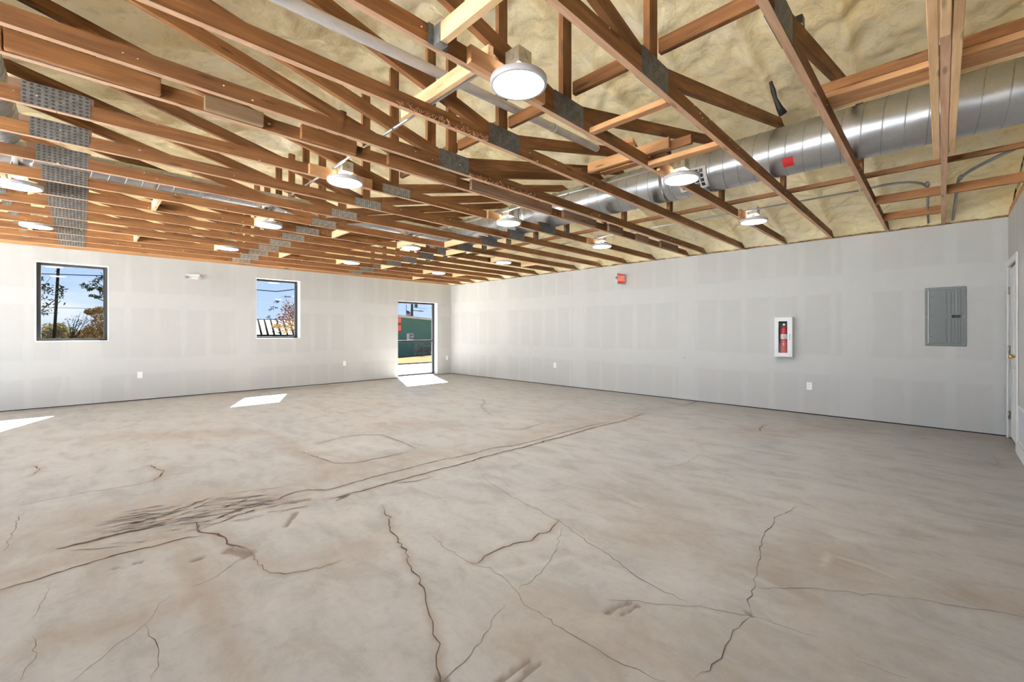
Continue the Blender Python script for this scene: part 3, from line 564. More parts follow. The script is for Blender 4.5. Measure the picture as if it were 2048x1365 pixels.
# ------------------------------------------------------------------ bracing between trusses
def bay(k, x0, x1, z0, z1, mat, label, extra=(0, 0), name='wood_block', grp='short blocks between the trusses', cat='wood block'):
    o = box(name, (x0, x1), (TY[k]+TH+.001-extra[0], TY[k+1]-.001+extra[1]), (z0, z1), M[mat], None, .003, 'y'); return tag(o, label, cat, grp)
for k in range(0, 7):
    bay(k, 2.296, 2.334, ZT+CH+.03 if False else 2.842-(.016 if k == 3 else 0), 2.925-(.016 if k == 3 else 0), 'wood', 'brown brace block between the %s and %s roof trusses, beside the king posts' % (ORD[k], ORD[k+1]), name='brace_block', grp='brace blocks along the king posts')
for a, b in ((YN+.01, 10.40),):
    o = box('lateral_brace', (5.30, 5.338), (a, b), (ZT+CH+.001, ZT+CH+.045), M['wood'], None, .002, 'y'); tag(o, 'long thin brown board running over the truss chords beyond the big round duct', 'brace')
bay(2, 2.49, 2.55, ZT, ZT+.035, 'wood_mid', 'yellowish block between third and fourth trusses, left of the nearer duct block')
bay(2, 3.33, 3.413, ZT, ZT+.038, 'wood_mid', 'pale flat block between third and fourth trusses, right beside the big round duct')
bay(0, 6.10, 6.138, ZT, ZT+CH, 'wood', 'brown block between the two nearest trusses where the grey conduits drop through, upper one')
bay(0, 7.05, 7.088, ZT, ZT+CH, 'wood', 'brown block between the two nearest trusses, lower one next to the wall top')
tag(box('wood_block', (6.12, 6.158), (YN+.005, TY[0]-.001), (ZT, ZT+CH), M['wood'], None, .003, 'y'), 'brown block between the nearest truss and the door wall', 'wood block', 'short blocks between the trusses')
for n, (k, row) in enumerate(((10, 'eleventh and twelfth'), (14, 'fifteenth and sixteenth'))):
    for x, c in ((.56, 'left'), (2.60, 'centre left'), (4.66, 'centre right'), (6.62, 'right')):
        bay(k, x, x+.038, ZT-.004, ZT+CH, 'wood_light', 'pale pine block between the %s trusses, %s one of its row' % (row, c))
for (k, x) in ((9, 4.2), (16, 6.2)): bay(k, x, x+.038, ZT, ZT+CH, 'wood_light', 'pale pine block between far trusses, %s' % ('near the small branch duct end' if k == 9 else 'closest to the far glass door'))
# light pine beam end in a joist hanger, and the pine piece lying on the chords
hb = thing('pine_blocking', 'light pine board held by a metal joist hanger, at the top edge of the picture', 'wood block', (1.2, TY[3], ZT))
box('board', (1.20, 1.24), (TY[2]+TH+.001, TY[3]-.004), (ZT-.004, ZT+CH-.002), M['wood_light'], hb, .003, 'y')
bm = bmesh.new()
for x, y, z in (((1.196, 1.1985), (TY[3]-.055, TY[3]-.002), (ZT-.007, ZT+.085)), ((1.2415, 1.244), (TY[3]-.055, TY[3]-.002), (ZT-.007, ZT+.085)), ((1.196, 1.244), (TY[3]-.055, TY[3]-.002), (ZT-.0085, ZT-.006)), ((1.165, 1.197), (TY[3]-.004, TY[3]-.001), (ZT-.007, ZT+.095)), ((1.243, 1.275), (TY[3]-.004, TY[3]-.001), (ZT-.007, ZT+.095))):
    g = bmesh.ops.create_cube(bm, size=1); bmesh.ops.scale(bm, vec=(x[1]-x[0], y[1]-y[0], z[1]-z[0]), verts=g['verts']); bmesh.ops.translate(bm, vec=((x[0]+x[1])/2-1.2, (y[0]+y[1])/2-TY[3], (z[0]+z[1])/2-ZT), verts=g['verts'])
bm_put('joist_hanger', bm, M['plate'], hb, (1.2, TY[3], ZT))
tag(box('loose_board', (1.555, 1.593), (TY[3]+.001, TY[4]+.30), (ZT+CH+.002, ZT+2*CH), M['wood_light'], None, .003, 'y'), 'light pine board lying across the fourth and fifth trusses near the white pipe', 'board')
# doubled boards and plywood strip beside the duct
db = thing('duct_support', 'doubled brown boards with a plywood strip along the near end of the big round duct', 'duct support', (3.4, -.1, ZT+CH))
box('board', (3.32, 3.41), (YN+.01, TY[1]+TH), (ZT+CH+.001, ZT+CH+.037), M['wood_mid'], db, .003, 'y'); box('board', (3.412, 3.50), (YN+.01, TY[1]+TH), (ZT+CH+.001, ZT+CH+.037), M['wood_mid'], db, .003, 'y')
box('upright_board', (3.32, 3.358), (YN+.01, TY[1]+TH), (ZT+CH+.039, ZT+CH+.10), M['wood'], db, .003, 'y'); box('plywood_strip', (3.502, 3.54), (YN+.01, TY[1]+TH), (ZT+CH+.001, ZT+CH+.02), M['wood_light'], db, .002, 'y')
lp = thing('offcut_pile', 'loose brown offcuts lying on the chords where the white pipe ends', 'offcuts', (3.35, 1.95, ZT+CH))
box('offcut', (3.31, 3.348), (1.54, 2.32), (ZT+CH+.001, ZT+CH+.088), M['wood_mid'], lp, .003, 'y'); box('offcut', (3.40, 3.49), (1.60, 2.25), (ZT+CH+.001, ZT+CH+.04), M['wood'], lp, .003, 'y'); box('offcut', (3.352, 3.39), (1.38, 1.93), (ZT+CH+.001, ZT+CH+.07), M['wood'], lp, .003, 'y')
o = box('offcut', (3.18, 3.45), (1.83, 1.92), (ZT+CH+.09, ZT+CH+.125), M['wood_mid'], lp, .003); o.rotation_euler = (0, 0, .3)

# ------------------------------------------------------------------ round ducts
def duct(name, label, p0, p1, r, pitch, parts, fs=None):
    a, b = Vector(p0), Vector(p1); L = (b-a).length; d = (b-a).normalized(); t = thing(name, label, 'duct', a); up = Vector((0, 0, 1)); s = d.cross(up).normalized(); u2 = s.cross(d)
    n, m = 56, max(2, int(L/.15)); v, f, mi = [], [], []
    for i in range(m+1):
        for k in range(n): q = 2*PI*k/n; v.append(d*(L*i/m)+r*(math.cos(q)*s+math.sin(q)*u2))
    for i in range(m):
        for k in range(n): f.append((i*n+k, i*n+(k+1) % n, (i+1)*n+(k+1) % n, (i+1)*n+k))
    f.append(tuple(range(n-1, -1, -1))); f.append(tuple(range(m*n, (m+1)*n)))
    o = mesh('duct_body', v, f, M['duct'], t, a, True)
    # one raised lock seam winding round the whole length
    v, f = [], []; turns = L/pitch; N = int(turns*40)
    for i in range(N+1):
        q = 2*PI*i/40; c = d*(L*i/N)
        for rr, dd in ((r-.001, -.005), (r+.0035, -.002), (r+.0035, .002), (r-.001, .005)): v.append(c+d*dd+rr*(math.cos(q)*s+math.sin(q)*u2))
    for i in range(N):
        for k in range(3): f.append((4*i+k, 4*i+k+1, 4*i+k+5, 4*i+k+4))
    mesh('lock_seam', v, f, M['seam'], t, a, True)
    for pos in parts:
        v, f = [], []
        prof = ((-.05, r+.001), (-.048, r+.004), (-.02, r+.004), (-.015, r+.007), (-.010, r+.004), (.010, r+.004), (.015, r+.007), (.02, r+.004), (.048, r+.004), (.05, r+.001))
        for dd, rr in prof:
            for k in range(n): q = 2*PI*k/n; v.append(d*(pos+dd)+rr*(math.cos(q)*s+math.sin(q)*u2))
        for i in range(len(prof)-1):
            for k in range(n): f.append((i*n+k, i*n+(k+1) % n, (i+1)*n+(k+1) % n, (i+1)*n+k))
        mesh('coupling', v, f, M['duct'], t, a, True)
    return t
DXc, DZc, DR = 4.75, 2.993, .225
du = duct('spiral_duct', 'big round spiral-seam steel duct running along the right side above the chords', (DXc, YN+.02, DZc), (DXc, 6.75, DZc), DR, .135, [2.72, 4.9])
def on_duct(yc, ang, wy, wa, thick, name, mat, parent, nn=6):
    """patch wrapped on the duct; ang measured from -X towards down"""
    v, f = [], []
    for rr in (DR+.004, DR+.004+thick):
        for i in range(nn+1):
            a = ang-wa/2+wa*i/nn
            for yy in (yc-wy/2, yc+wy/2): v.append((-rr*math.cos(a), yy-yc, -rr*math.sin(a)))
    m = 2*(nn+1)
    for i in range(nn): f += [(2*i, 2*i+2, 2*i+3, 2*i+1), (m+2*i, m+2*i+1, m+2*i+3, m+2*i+2), (2*i, m+2*i, m+2*i+2, 2*i+2), (2*i+1, 2*i+3, m+2*i+3, m+2*i+1)]
    f += [(0, 1, m+1, m), (2*nn, m+2*nn, m+2*nn+1, 2*nn+1)]
    return mesh(name, v, f, mat, parent, (DXc, yc, DZc))
on_duct(1.00, .80, .085, .40, .001, 'red_sticker', M['redsticker'], du)
rg = on_duct(1.86, .55, .30, .95, .012, 'air_register', M['white'], du)
for i in range(5):
    for j in range(4): on_duct(1.86-.10+.05*i, .24+.2*j, .034, .15, .015, 'register_slot', M['blackp'], rg, 2)
br = duct('branch_duct', 'smaller round steel duct crossing the room sideways above the far trusses', (-1.6, 6.08, 2.934), (DXc-.232, 6.08, 2.934), .110, .13, [1.2, 2.6, 4.3])
pl = duct('return_duct', 'round steel duct curving down behind the trusses at the left edge', (-.58, 3.4, 3.10), (-.58, 5.94, 3.10), .20, .13, [.9])
rs = thing('riser_pipes', 'pair of grey pipes with red tape rings at the left edge above the trusses', 'pipe', (-.56, 4.85, 2.62))
for i, (x, y) in enumerate(((-.62, 4.85), (-.50, 4.87))):
    tube('pipe', [(x, y, 2.60), (x, y, 2.893)], .030, M['duct'], rs)
    tube('red_tape_ring', [(x, y, 2.78), (x, y, 2.83)], .0325, M['redtape'], rs)

# ------------------------------------------------------------------ pipes and conduits
pv = thing('white_pipe', 'long white plastic pipe crossing at the top between the fourth and fifth trusses', 'pipe', (-2, 2.2, 2.77))
tube('pipe_body', [(-2.5, 2.29, 2.805), (.52, 2.29, 2.899), (2.08, 2.29, 2.948), (3.42, 2.29, 2.990)], .0312, M['pvc'], pv, 20)
tube('coupling', [(2.77, 2.29, 2.9695), (2.81, 2.29, 2.971)], .0338, M['pvc'], pv, 20); tube('joint_ring', [(2.765, 2.29, 2.9693), (2.77, 2.29, 2.9695)], .0342, M['steel_grey'], pv, 20)
zc = ZT+CH+.013
for x, y0c, y1c, lab in ((1.613, 1.72, 8.15, 'thin steel conduit over the chords linking the left column of disc lights'), (3.70, 1.72, 8.15, 'thin steel conduit over the chords linking the middle column of disc lights'), (5.78, .62, 8.15, 'thin steel conduit over the chords linking the disc lights along the right wall')):
    c = thing('conduit', lab, 'conduit', (x, y0c, zc), 'steel conduits to the lights'); tube('tube_run', [(x, y0c, zc), (x, (y0c+y1c)/2, zc+.006), (x, y1c, zc)], .0095, M['emt'], c)
    for yy in np.arange(y0c+1.1, y1c-.3, 3.05): tube('fitting', [(x, yy-.025, zc+.002), (x, yy+.025, zc+.002)], .0135, M['emt'], c)
g1 = thing('grey_conduit', 'grey conduit bending down through the blocks into the right wall, from the disc lights', 'conduit', (5.8, .6, zc), 'grey conduits above the breaker panel')
tube('bent_tube', [Vector((5.78, .60, zc))]+arc((5.78, .45, zc+.01), (5.80, .10, zc+.02), (6.25, .10, zc-.0), 8)+arc((6.6, .11, zc-.03), (6.95, .115, 2.72), (7.0, .12, 2.715), 4)+[Vector((7.86, .125, 2.70))], .012, M['grey_conduit'], g1)
tube('fitting', [(6.02, .103, zc+.014), (6.09, .10, zc+.012)], .0175, M['grey_conduit'], g1)
g2 = thing('grey_conduit', 'grey conduit bending down beside the nearest truss from the door wall side', 'conduit', (5.8, -.5, zc), 'grey conduits above the breaker panel')
tube('bent_tube', [Vector((5.2, YN+.03, 2.80))]+arc((5.5, -.42, 2.79), (5.9, -.12, 2.78), (6.2, -.115, 2.765), 8)+[Vector((6.8, -.11, 2.74)), Vector((7.86, -.10, 2.70))], .014, M['grey_conduit'], g2)
tube('fitting', [(6.02, -.135, 2.775), (6.09, -.125, 2.772)], .0195, M['grey_conduit'], g2)
bc = thing('black_hose', 'short black hose hanging from the foam beside the big round duct', 'hose', (4.55, .95, 3.3)); tube('hose_body', [(4.26, 1.06, 3.46), (4.31, 1.05, 3.39), (4.33, 1.04, 3.33), (4.38, 1.02, 3.26), (4.42, 1.0, 3.21)], [.012, .02, .016, .026, .034], M['blackp'], bc)
jb = thing('metal_box', 'small dark metal box on the web of the second truss, above the plate', 'junction box', (2.88, .58, 3.00)); box('box_body', (2.85, 2.91), (.551, .60), (3.00, 3.055), M['black'], jb, .004); box('box_cover', (2.845, 2.87), (.5505, .605), (2.996, 2.9995), M['box'], jb, .001)

# ------------------------------------------------------------------ disc lights
def make_light(x, y, blk, label):
    t = thing('ceiling_light', label, 'ceiling light', (x, y, ZT), 'round disc lights under the trusses')
    lathe_obj('frame', [(.05, .0), (.150, .0), (.155, -.004), (.155, -.031), (.152, -.0355), (.140, -.0358), (.1375, -.0345), (.137, -.030)], M['rim'], t, (x, y, ZT), n=64)
    lathe_obj('diffuser', [(.1372, -.0335), (.12, -.0338), (.08, -.034), (.0005, -.034)], M['led'], t, (x, y, ZT), n=64)
    bx = box('junction_box', (x-.052, x+.052), (y-.052, y+.052), (ZT+.055, ZT+.148), M['box'], t, .003)
    box('mounting_bracket', (x-.03, x+.03), (y-.02, y+.02), (ZT+.0005, ZT+.0545), M['plate'], t, .002)
    for sx, sy in ((-1, 0), (0, -1)): v, f = lathe([(.0005, .002), (.016, .002), (.017, .0)], 16); mesh('knockout', v, f, M['plate_new'], bx, (x+sx*.0525, y+sy*.0525, ZT+.10), False, (0, -PI/2, 0) if sx else (PI/2, 0, 0))
    if blk: box('mount_block', (x-.292, x+.292), (y+.0545, y+.0915), (ZT-.006, ZT+CH-.004), M['wood_light' if False else 'wood_mid'], t, .003, 'x')
    return t
rows = [(TY[3]-.0935, True, 'first row from the camera'), (TY[7]-.0935, True, 'second row from the camera'), (6.08, False, 'third row from the camera'), (8.25, False, 'far row by the window wall')]
cols = [(-.41, 'left edge'), (1.69, 'centre left'), (3.77, 'centre right'), (5.85, 'right wall')]
protoA = protoB = None
for ri, (y, blk, rl) in enumerate(rows):
    for x, cl in (cols if ri > 1 else cols[1:]):
        lab = 'round white disc light, %s column, %s' % (cl, rl)
        if blk:
            if protoA is None: protoA = make_light(x, y, True, lab)
            else: dup(protoA, (x, y, ZT), lab)
        else:
            if protoB is None: protoB = make_light(x, y, False, lab)
            else: dup(protoB, (x, y, ZT), lab)
            k = 10 if ri == 2 else 14
            bay(k, x-.10, x-.062, ZT-.004, ZT+CH, 'wood_light', 'pale pine block holding the disc light, %s column, %s' % (cl, rl), grp='blocks holding the far disc lights')
# foam crumbs left on the timber
bm = bmesh.new(); rnd = random.Random(4)
for i in range(260):
    k = rnd.choice(range(0, 17)); x = rnd.uniform(-.6, 7.4); y = TY[k]-.003; z = ZT+rnd.uniform(.003, CH-.005); g = bmesh.ops.create_icosphere(bm, subdivisions=0, radius=rnd.uniform(.003, .008)) if False else bmesh.ops.create_cube(bm, size=rnd.uniform(.003, .007)); bmesh.ops.rotate(bm, cent=(0, 0, 0), matrix=Euler((rnd.random()*3, rnd.random()*3, 0)).to_matrix(), verts=g['verts']); bmesh.ops.scale(bm, vec=(rnd.uniform(.6, 2), .5, 1), verts=g['verts']); bmesh.ops.translate(bm, vec=(x, y, z), verts=g['verts'])
o = bm_put('foam_crumbs', bm, M['caulk']); o['kind'] = 'stuff'; tag(o, 'pale crumbs of spray foam stuck on the truss boards', 'foam crumbs')

# ------------------------------------------------------------------ windows and doors
def glazed(name, o4, rail=None):
    x0, x1, z0, z1 = o4; fw, y0, y1 = .046, YF+.165, YF+.225; t = thing(name, '', '', ((x0+x1)/2, y0, z0)); del t['label']; del t['category']; struct(t); e = .001
    for a, b, c, d in ((x0+e, x0+fw, z0+e, z1-e), (x1-fw, x1-e, z0+e, z1-e), (x0+fw, x1-fw, z0+e, z0+fw), (x0+fw, x1-fw, z1-fw, z1-e)): box('frame_bar', (a, b), (y0, y1), (c, d), M['black'], t, .003)
    if rail: box('mid_rail', (x0+fw, x1-fw), (y0, y1), (rail-.022, rail+.022), M['black'], t, .003)
    segs = [(z0+fw, z1-fw)] if not rail else [(z0+fw, rail-.022), (rail+.022, z1-fw)]
    for a, b in segs: box('pane', (x0+fw, x1-fw), (y0+.026, y0+.032), (a, b), M['tinted'], t)
    b_ = .009
    for a, b, c, d in ((x0+fw, x0+fw+b_, z0+fw, z1-fw), (x1-fw-b_, x1-fw, z0+fw, z1-fw)): box('glazing_bead', (a, b), (y0+.035, y0+.055), (c, d), M['steel_grey'], t)
    return t
glazed('window_1', WIN[0])['label'] = 'left square window with black frame in the far wall, utility pole behind it'
glazed('window_2', WIN[1])['label'] = 'middle window with black frame in the far wall, red-leaved tree behind it'
d1 = glazed('door_1', GD, 1.0); d1['label'] = 'full-height black framed glass door with a mid rail at the far corner'
for n, (a, b, c, d) in enumerate(WIN):   # white sills and reveal liners
    bm = bmesh.new()
    for X_, Z_ in (((a-.012, b+.012), (c-.004, c+.006)), ((a-.012, b+.012), (d-.004, d+.004)), ((a-.012, a+.002), (c, d)), ((b-.002, b+.012), (c, d))):
        g = bmesh.ops.create_cube(bm, size=1); bmesh.ops.scale(bm, vec=(X_[1]-X_[0], .165, Z_[1]-Z_[0]), verts=g['verts']); bmesh.ops.translate(bm, vec=(sum(X_)/2, YF+.081, sum(Z_)/2), verts=g['verts'])
    struct(bm_put('trim_%d' % (11+n), bm, M['white']))
# white panel door in the near wall by the corner
d2 = thing('door_2', '', '', (7.39, YN-.03, 0)); del d2['label']; del d2['category']; struct(d2, 'white door with casing in the right corner, seen edge-on')
box('slab', (DX[0]+.004, DX[1]-.004), (YN-.058, YN-.014), (.02, DZ-.003), M['white'], d2, .003)
for a, b in ((DX[0]+.13, DX[0]+.37), (DX[1]-.37, DX[1]-.13)):
    for c, d in ((.25, .85), (1.02, 1.5), (1.62, 1.88)): box('raised_panel', (a, b), (YN-.0145, YN-.006), (c, d), M['white'], d2, .004)
for a, b, c, d in ((DX[0]-.085, DX[0]-.008, .0, DZ+.08), (DX[1]+.008, DX[1]+.085, .0, DZ+.08), (DX[0]-.008, DX[1]+.008, DZ+.006, DZ+.08)): box('casing', (a, b), (YN+.001, YN+.017), (c, d), M['white'], d2, .004)
for z in (.28, 1.06, 1.76): tube('hinge', [(DX[1]-.004, YN+.003, z-.045), (DX[1]-.004, YN+.003, z+.045)], .007, M['chrome'], d2, 10); box('hinge_leaf', (DX[1]-.04, DX[1]-.006), (YN-.0135, YN-.011), (z-.045, z+.045), M['chrome'], d2)
kn = lathe_obj('knob', [(.0005, .075), (.018, .074), (.027, .062), (.027, .048), (.016, .036), (.011, .03), (.011, .008), (.03, .006), (.032, .0)], M['brass'], d2, (DX[0]+.07, YN-.013, 1.0), (-PI/2, 0, 0), 24)
tube('key_ring', [(DX[0]+.07+.012*math.cos(a), YN+.066, .965+.012*math.sin(a)) for a in np.linspace(0, 2*PI, 13)], .0015, M['brass'], d2, 6); box('key', (DX[0]+.064, DX[0]+.078), (YN+.065, YN+.067), (.90, .955), M['brass'], d2)
for z in (.868, .892): box('bolt_bar', (DX[0]+.01, DX[0]+.24), (YN-.0125, YN+.003), (z-.006, z+.006), M['chrome'], d2, .002)
struct(box('baseboard_near', (5.0, DX[0]-.088), (YN+.001, YN+.018), (.0, .12), M['white'], None, .003))
gr = thing('return_grille', 'white slatted return-air grille low on the wall at the right picture edge', 'air grille', (6.3, YN, .14))
for a, b, c, d in ((5.9, 6.80, .135, .165), (5.9, 6.80, .49, .52), (5.9, 5.93, .165, .49), (6.77, 6.80, .165, .49)): box('frame_bar', (a, b), (YN+.001, YN+.014), (c, d), M['white'], gr, .002)
box('back_plate', (5.93, 6.77), (YN+.0008, YN+.002), (.165, .49), M['dark'], gr)
for x in np.arange(5.945, 6.765, .0235): o = box('louver', (x, x+.002), (YN+.003, YN+.013), (.166, .489), M['white'], gr)

# ------------------------------------------------------------------ things on the right wall
def onwall(name, y, z, d0, d1, mat, parent, bev=.002): return box(name, (XR-d1, XR-d0), y, z, mat, parent, bev)
pn = thing('breaker_panel', 'grey steel electrical breaker panel on the right wall', 'electrical panel', (XR, -.03, 1.08))
onwall('cover', (-.222, .156), (1.082, 1.845), .0005, .011, M['panel'], pn, .004)
onwall('door', (-.168, .118), (1.118, 1.812), .0115, .019, M['panel'], pn, .003); onwall('hinge_strip', (.122, .130), (1.118, 1.812), .0115, .020, M['white'], pn)
for y in (-.145, -.115, -.085, -.045): onwall('pressed_rib', (y-.004, y+.004), (1.14, 1.43), .0192, .0225, M['panel'], pn); onwall('pressed_rib', (y-.004, y+.004), (1.50, 1.79), .0192, .0225, M['panel'], pn)
la = onwall('latch', (-.165, -.090), (1.448, 1.482), .0192, .0275, M['blackp'], pn); onwall('latch_tab', (-.115, -.095), (1.452, 1.478), .028, .032, M['black'], la)
for y in (-.198, .142):
    for z in (1.115, 1.463, 1.81): lathe_obj('screw', [(.0005, .004), (.005, .0035), (.0065, .0)], M['chrome'], pn, (XR-.011, y, z), (0, -PI/2, 0), 10)
for z in (1.20, 1.463, 1.73): lathe_obj('rivet', [(.0005, .003), (.007, .0025), (.009, .0)], M['panel'], pn, (XR-.0192, .098, z), (0, -PI/2, 0), 12)
cb = thing('extinguisher_cabinet', 'white metal fire extinguisher cabinet with a glass door on the right wall', 'cabinet', (XR, 1.76, .88)); ya, yb, za, zb, dp = 1.640, 1.882, .876, 1.492, .125
ga, gb, gza, gzb = 1.705, 1.826, .935, 1.432
for y, z, n in (((ya, ya+.006), (za, zb), 'side_panel'), ((yb-.006, yb), (za, zb), 'side_panel'), ((ya+.006, yb-.006), (za, za+.006), 'bottom_panel'), ((ya+.006, yb-.006), (zb-.006, zb), 'top_panel')): onwall(n, y, z, .001, dp-.012, M['white'], cb, 0)
onwall('back_panel', (ya+.006, yb-.006), (za+.006, zb-.006), .001, .004, M['panel'], cb, 0)
dr = cells('door', 'x', XR-dp, XR-dp+.011, [ya, yb], [za, zb], [(ga, gb, gza, gzb)], M['white']); dr.parent = cb; dr.location = -wloc(cb)
pg = box('pane', (XR-dp+.004, XR-dp+.006), (ga, gb), (gza, gzb), M['cabinet_glass'], dr)
box('pull_handle', (XR-dp-.016, XR-dp-.0005), (ya+.028, ya+.038), (1.14, 1.24), M['chrome'], dr, .003)
ex = thing('fire_extinguisher', 'red fire extinguisher standing inside the white cabinet', 'fire extinguisher', (XR-.062, 1.762, za+.007)); ec = (XR-.062, 1.762, za+.007)
lathe_obj('tank', [(.0005, .0), (.044, .0), (.049, .01), (.049, .40), (.044, .435), (.028, .458), (.018, .466), (.016, .48), (.0005, .481)], M['red'], ex, ec, None, 32)
lathe_obj('label_band', [(.0493, .27), (.0497, .271), (.0497, .345), (.0493, .346)], M['label'], ex, ec, None, 32)
lathe_obj('black_band', [(.0494, .258), (.0502, .259), (.0502, .266), (.0494, .267)], M['blackp'], ex, ec, None, 32)
v, f = [], []
for i, (a, z) in enumerate(((0, .165), (.6, .19), (0, .215), (-.6, .19))): v.append((-.0498*math.cos(a), .0498*math.sin(a), z))
v.insert(0, (-.0503, 0, .19)); mesh('diamond_mark', v, [(0, 1, 2), (0, 2, 3), (0, 3, 4), (0, 4, 1)], M['label'], ex, ec)
for yy, zz in ((-.012, .30), (.0, .32), (-.02, .285), (.012, .30)): box('label_print', (ec[0]-.0503, ec[0]-.0495), (ec[1]+yy-.004, ec[1]+yy+.004), (ec[2]+zz-.006, ec[2]+zz+.006), M['redsticker'], ex)
box('valve', (ec[0]-.014, ec[0]+.014), (ec[1]-.014, ec[1]+.014), (ec[2]+.482, ec[2]+.515), M['chrome'], ex, .003); box('lever', (ec[0]-.012, ec[0]+.012), (ec[1]-.03, ec[1]+.06), (ec[2]+.518, ec[2]+.53), M['blackp'], ex, .003); box('carry_handle', (ec[0]-.012, ec[0]+.012), (ec[1]-.01, ec[1]+.06), (ec[2]+.49, ec[2]+.498), M['chrome'], ex, .002)
tube('hose', arc((ec[0]-.01, ec[1]+.014, ec[2]+.50), (ec[0]-.03, ec[1]+.085, ec[2]+.50), (ec[0]-.02, ec[1]+.054, ec[2]+.33), 8), .006, M['blackp'], ex, 8)
def outlet(axis, u, z, label, plain_=False):
    t = thing('wall_outlet', label, 'outlet', (XR, u, z) if axis == 'x' else (u, YF, z), 'white wall outlets'); B = (lambda n, u0, u1, z0, z1, d0, d1, m, b=.001: box(n, (XR-d1, XR-d0), (u0, u1), (z0, z1), m, t, b)) if axis == 'x' else (lambda n, u0, u1, z0, z1, d0, d1, m, b=.001: box(n, (u0, u1), (YF-d1, YF-d0), (z0, z1), m, t, b))
    B('cover_plate', u-.036, u+.036, z-.058, z+.058, .0005, .006, M['white_plastic'])
    if not plain_:
        for dz in (-.02, .02):
            B('receptacle', u-.016, u+.016, z+dz-.014, z+dz+.014, .0062, .009, M['white_plastic'])
            for du_ in (-.006, .006): B('slot', u+du_-.001, u+du_+.001, z+dz-.004, z+dz+.005, .0091, .0096, M['blackp'], 0)
outlet('x', 1.438, .433, 'white outlet on the right wall, below and right of the extinguisher cabinet'); outlet('x', 6.466, .473, 'small white outlet low on the right wall toward the far corner')
outlet('y', .762, .465, 'white outlet on the window wall, right of and below the left window'); outlet('y', 4.616, .48, 'white outlet on the window wall between middle window and glass door'); outlet('y', 7.746, .483, 'white outlet on the window wall in the far corner beside the glass door')
mk = thing('wall_stub', 'tiny capped stub on the right wall, left of the extinguisher cabinet', 'wall fitting', (XR, 3.377, .784)); lathe_obj('cap', [(.0005, .012), (.008, .011), (.010, .0)], M['steel_grey'], mk, (XR-.001, 3.377, .784), (0, -PI/2, 0), 12)
# exit sign projecting from the wall
es = thing('exit_sign', 'lit red EXIT sign projecting from the right wall with a small lamp head', 'exit sign', (XR, 4.62, 2.23))
box('housing', (7.585, 7.872), (4.595, 4.640), (2.232, 2.444), M['rim'], es, .004); box('wall_canopy', (7.872, XR-.001), (4.585, 4.65), (2.27, 2.41), M['rim'], es, .003)
box('face', (7.600, 7.858), (4.5925, 4.5948), (2.247, 2.429), M['exit_face'], es)
cu = bpy.data.curves.new('exit_text', 'FONT'); cu.body = 'EXIT'; cu.size = .155; cu.extrude = .001; cu.align_x = 'CENTER'; cu.align_y = 'CENTER'; to = bpy.data.objects.new('tmp', cu); COL.objects.link(to)
dg = bpy.context.evaluated_depsgraph_get(); me = bpy.data.meshes.new_from_object(to.evaluated_get(dg)); bpy.data.objects.remove(to); me.materials.clear(); me.materials.append(M['exit_led']); me.name = 'exit_text'
xs = [q.co.x for q in me.vertices]; wdt = max(xs)-min(xs); me.transform(Matrix.Diagonal((.235/wdt, 1, 1, 1))); put('exit_letters', me, es, (7.729, 4.591, 2.338), (PI/2, 0, 0))
tube('lamp_arm', [(7.585, 4.617, 2.34), (7.56, 4.617, 2.34)], .006, M['rim'], es, 8); lathe_obj('lamp_head', [(.0005, .0), (.022, .0), (.032, .018), (.034, .03), (.03, .034), (.024, .030), (.0005, .028)], M['steel_grey'], es, (7.53, 4.60, 2.34), (PI/2, 0, 0), 20)
# emergency light on the window wall
em = thing('emergency_light', 'white twin-head emergency light on the window wall between the windows', 'emergency light', (1.556, YF, 2.31)); box('housing', (1.44, 1.672), (YF-.05, YF-.001), (2.345, 2.412), M['white_plastic'], em, .006); box('lower_cover', (1.475, 1.637), (YF-.045, YF-.001), (2.308, 2.344), M['white_plastic'], em, .005)
for x in (1.452, 1.66): lathe_obj('lamp_head', [(.0005, .0), (.02, .0), (.03, .02), (.031, .035), (.026, .038), (.0005, .03)], M['steel_grey' if x < 1.5 else 'rim'], em, (x, YF-.05, 2.335), (PI/2, 0, 0), 20)
# fasteners along the wall foot
bm = bmesh.new()
for y in np.arange(-.4, 10.4, .3):
    g = bmesh.ops.create_cube(bm, size=.008); bmesh.ops.translate(bm, vec=(XR-.001, y+.05*math.sin(y*7), .045), verts=g['verts'])
for x in np.arange(-3, 5.9, .4):
    g = bmesh.ops.create_cube(bm, size=.008); bmesh.ops.translate(bm, vec=(x, YF-.001, .04), verts=g['verts'])
o = bm_put('wall_screws', bm, M['steel_grey'], wr); o['kind'] = 'stuff'

# ------------------------------------------------------------------ outside
def gnd(name, pts, mat): return struct(mesh(name, pts, [tuple(range(len(pts)))], mat))
xa, xb = -60, 110
st = [(10.75, -.06), (18.2, -.16), (30, -.38), (31, -.42)]
V = []; Fq = []
for i, (y, z) in enumerate([(10.75, -.03), (13, -.1), (15.5, -.17), (17.5, -.26)]): V += [(xa, y-(0 if i == 0 else 0), z), (xb, y, z)]
for i in range(3): Fq.append((2*i, 2*i+1, 2*i+3, 2*i+2))
struct(mesh('pavement', V, Fq, M['asphalt']))
struct(mesh('kerb', [(xa, 17.5, -.27), (xb, 17.5, -.27), (xb, 17.5, -.20), (xa, 17.5, -.20), (xa, 17.65, -.20), (xb, 17.65, -.20), (xb, 17.65, -.5), (xa, 17.65, -.5)], [(0, 1, 2, 3), (3, 2, 5, 4), (4, 5, 6, 7)], M['curb']))
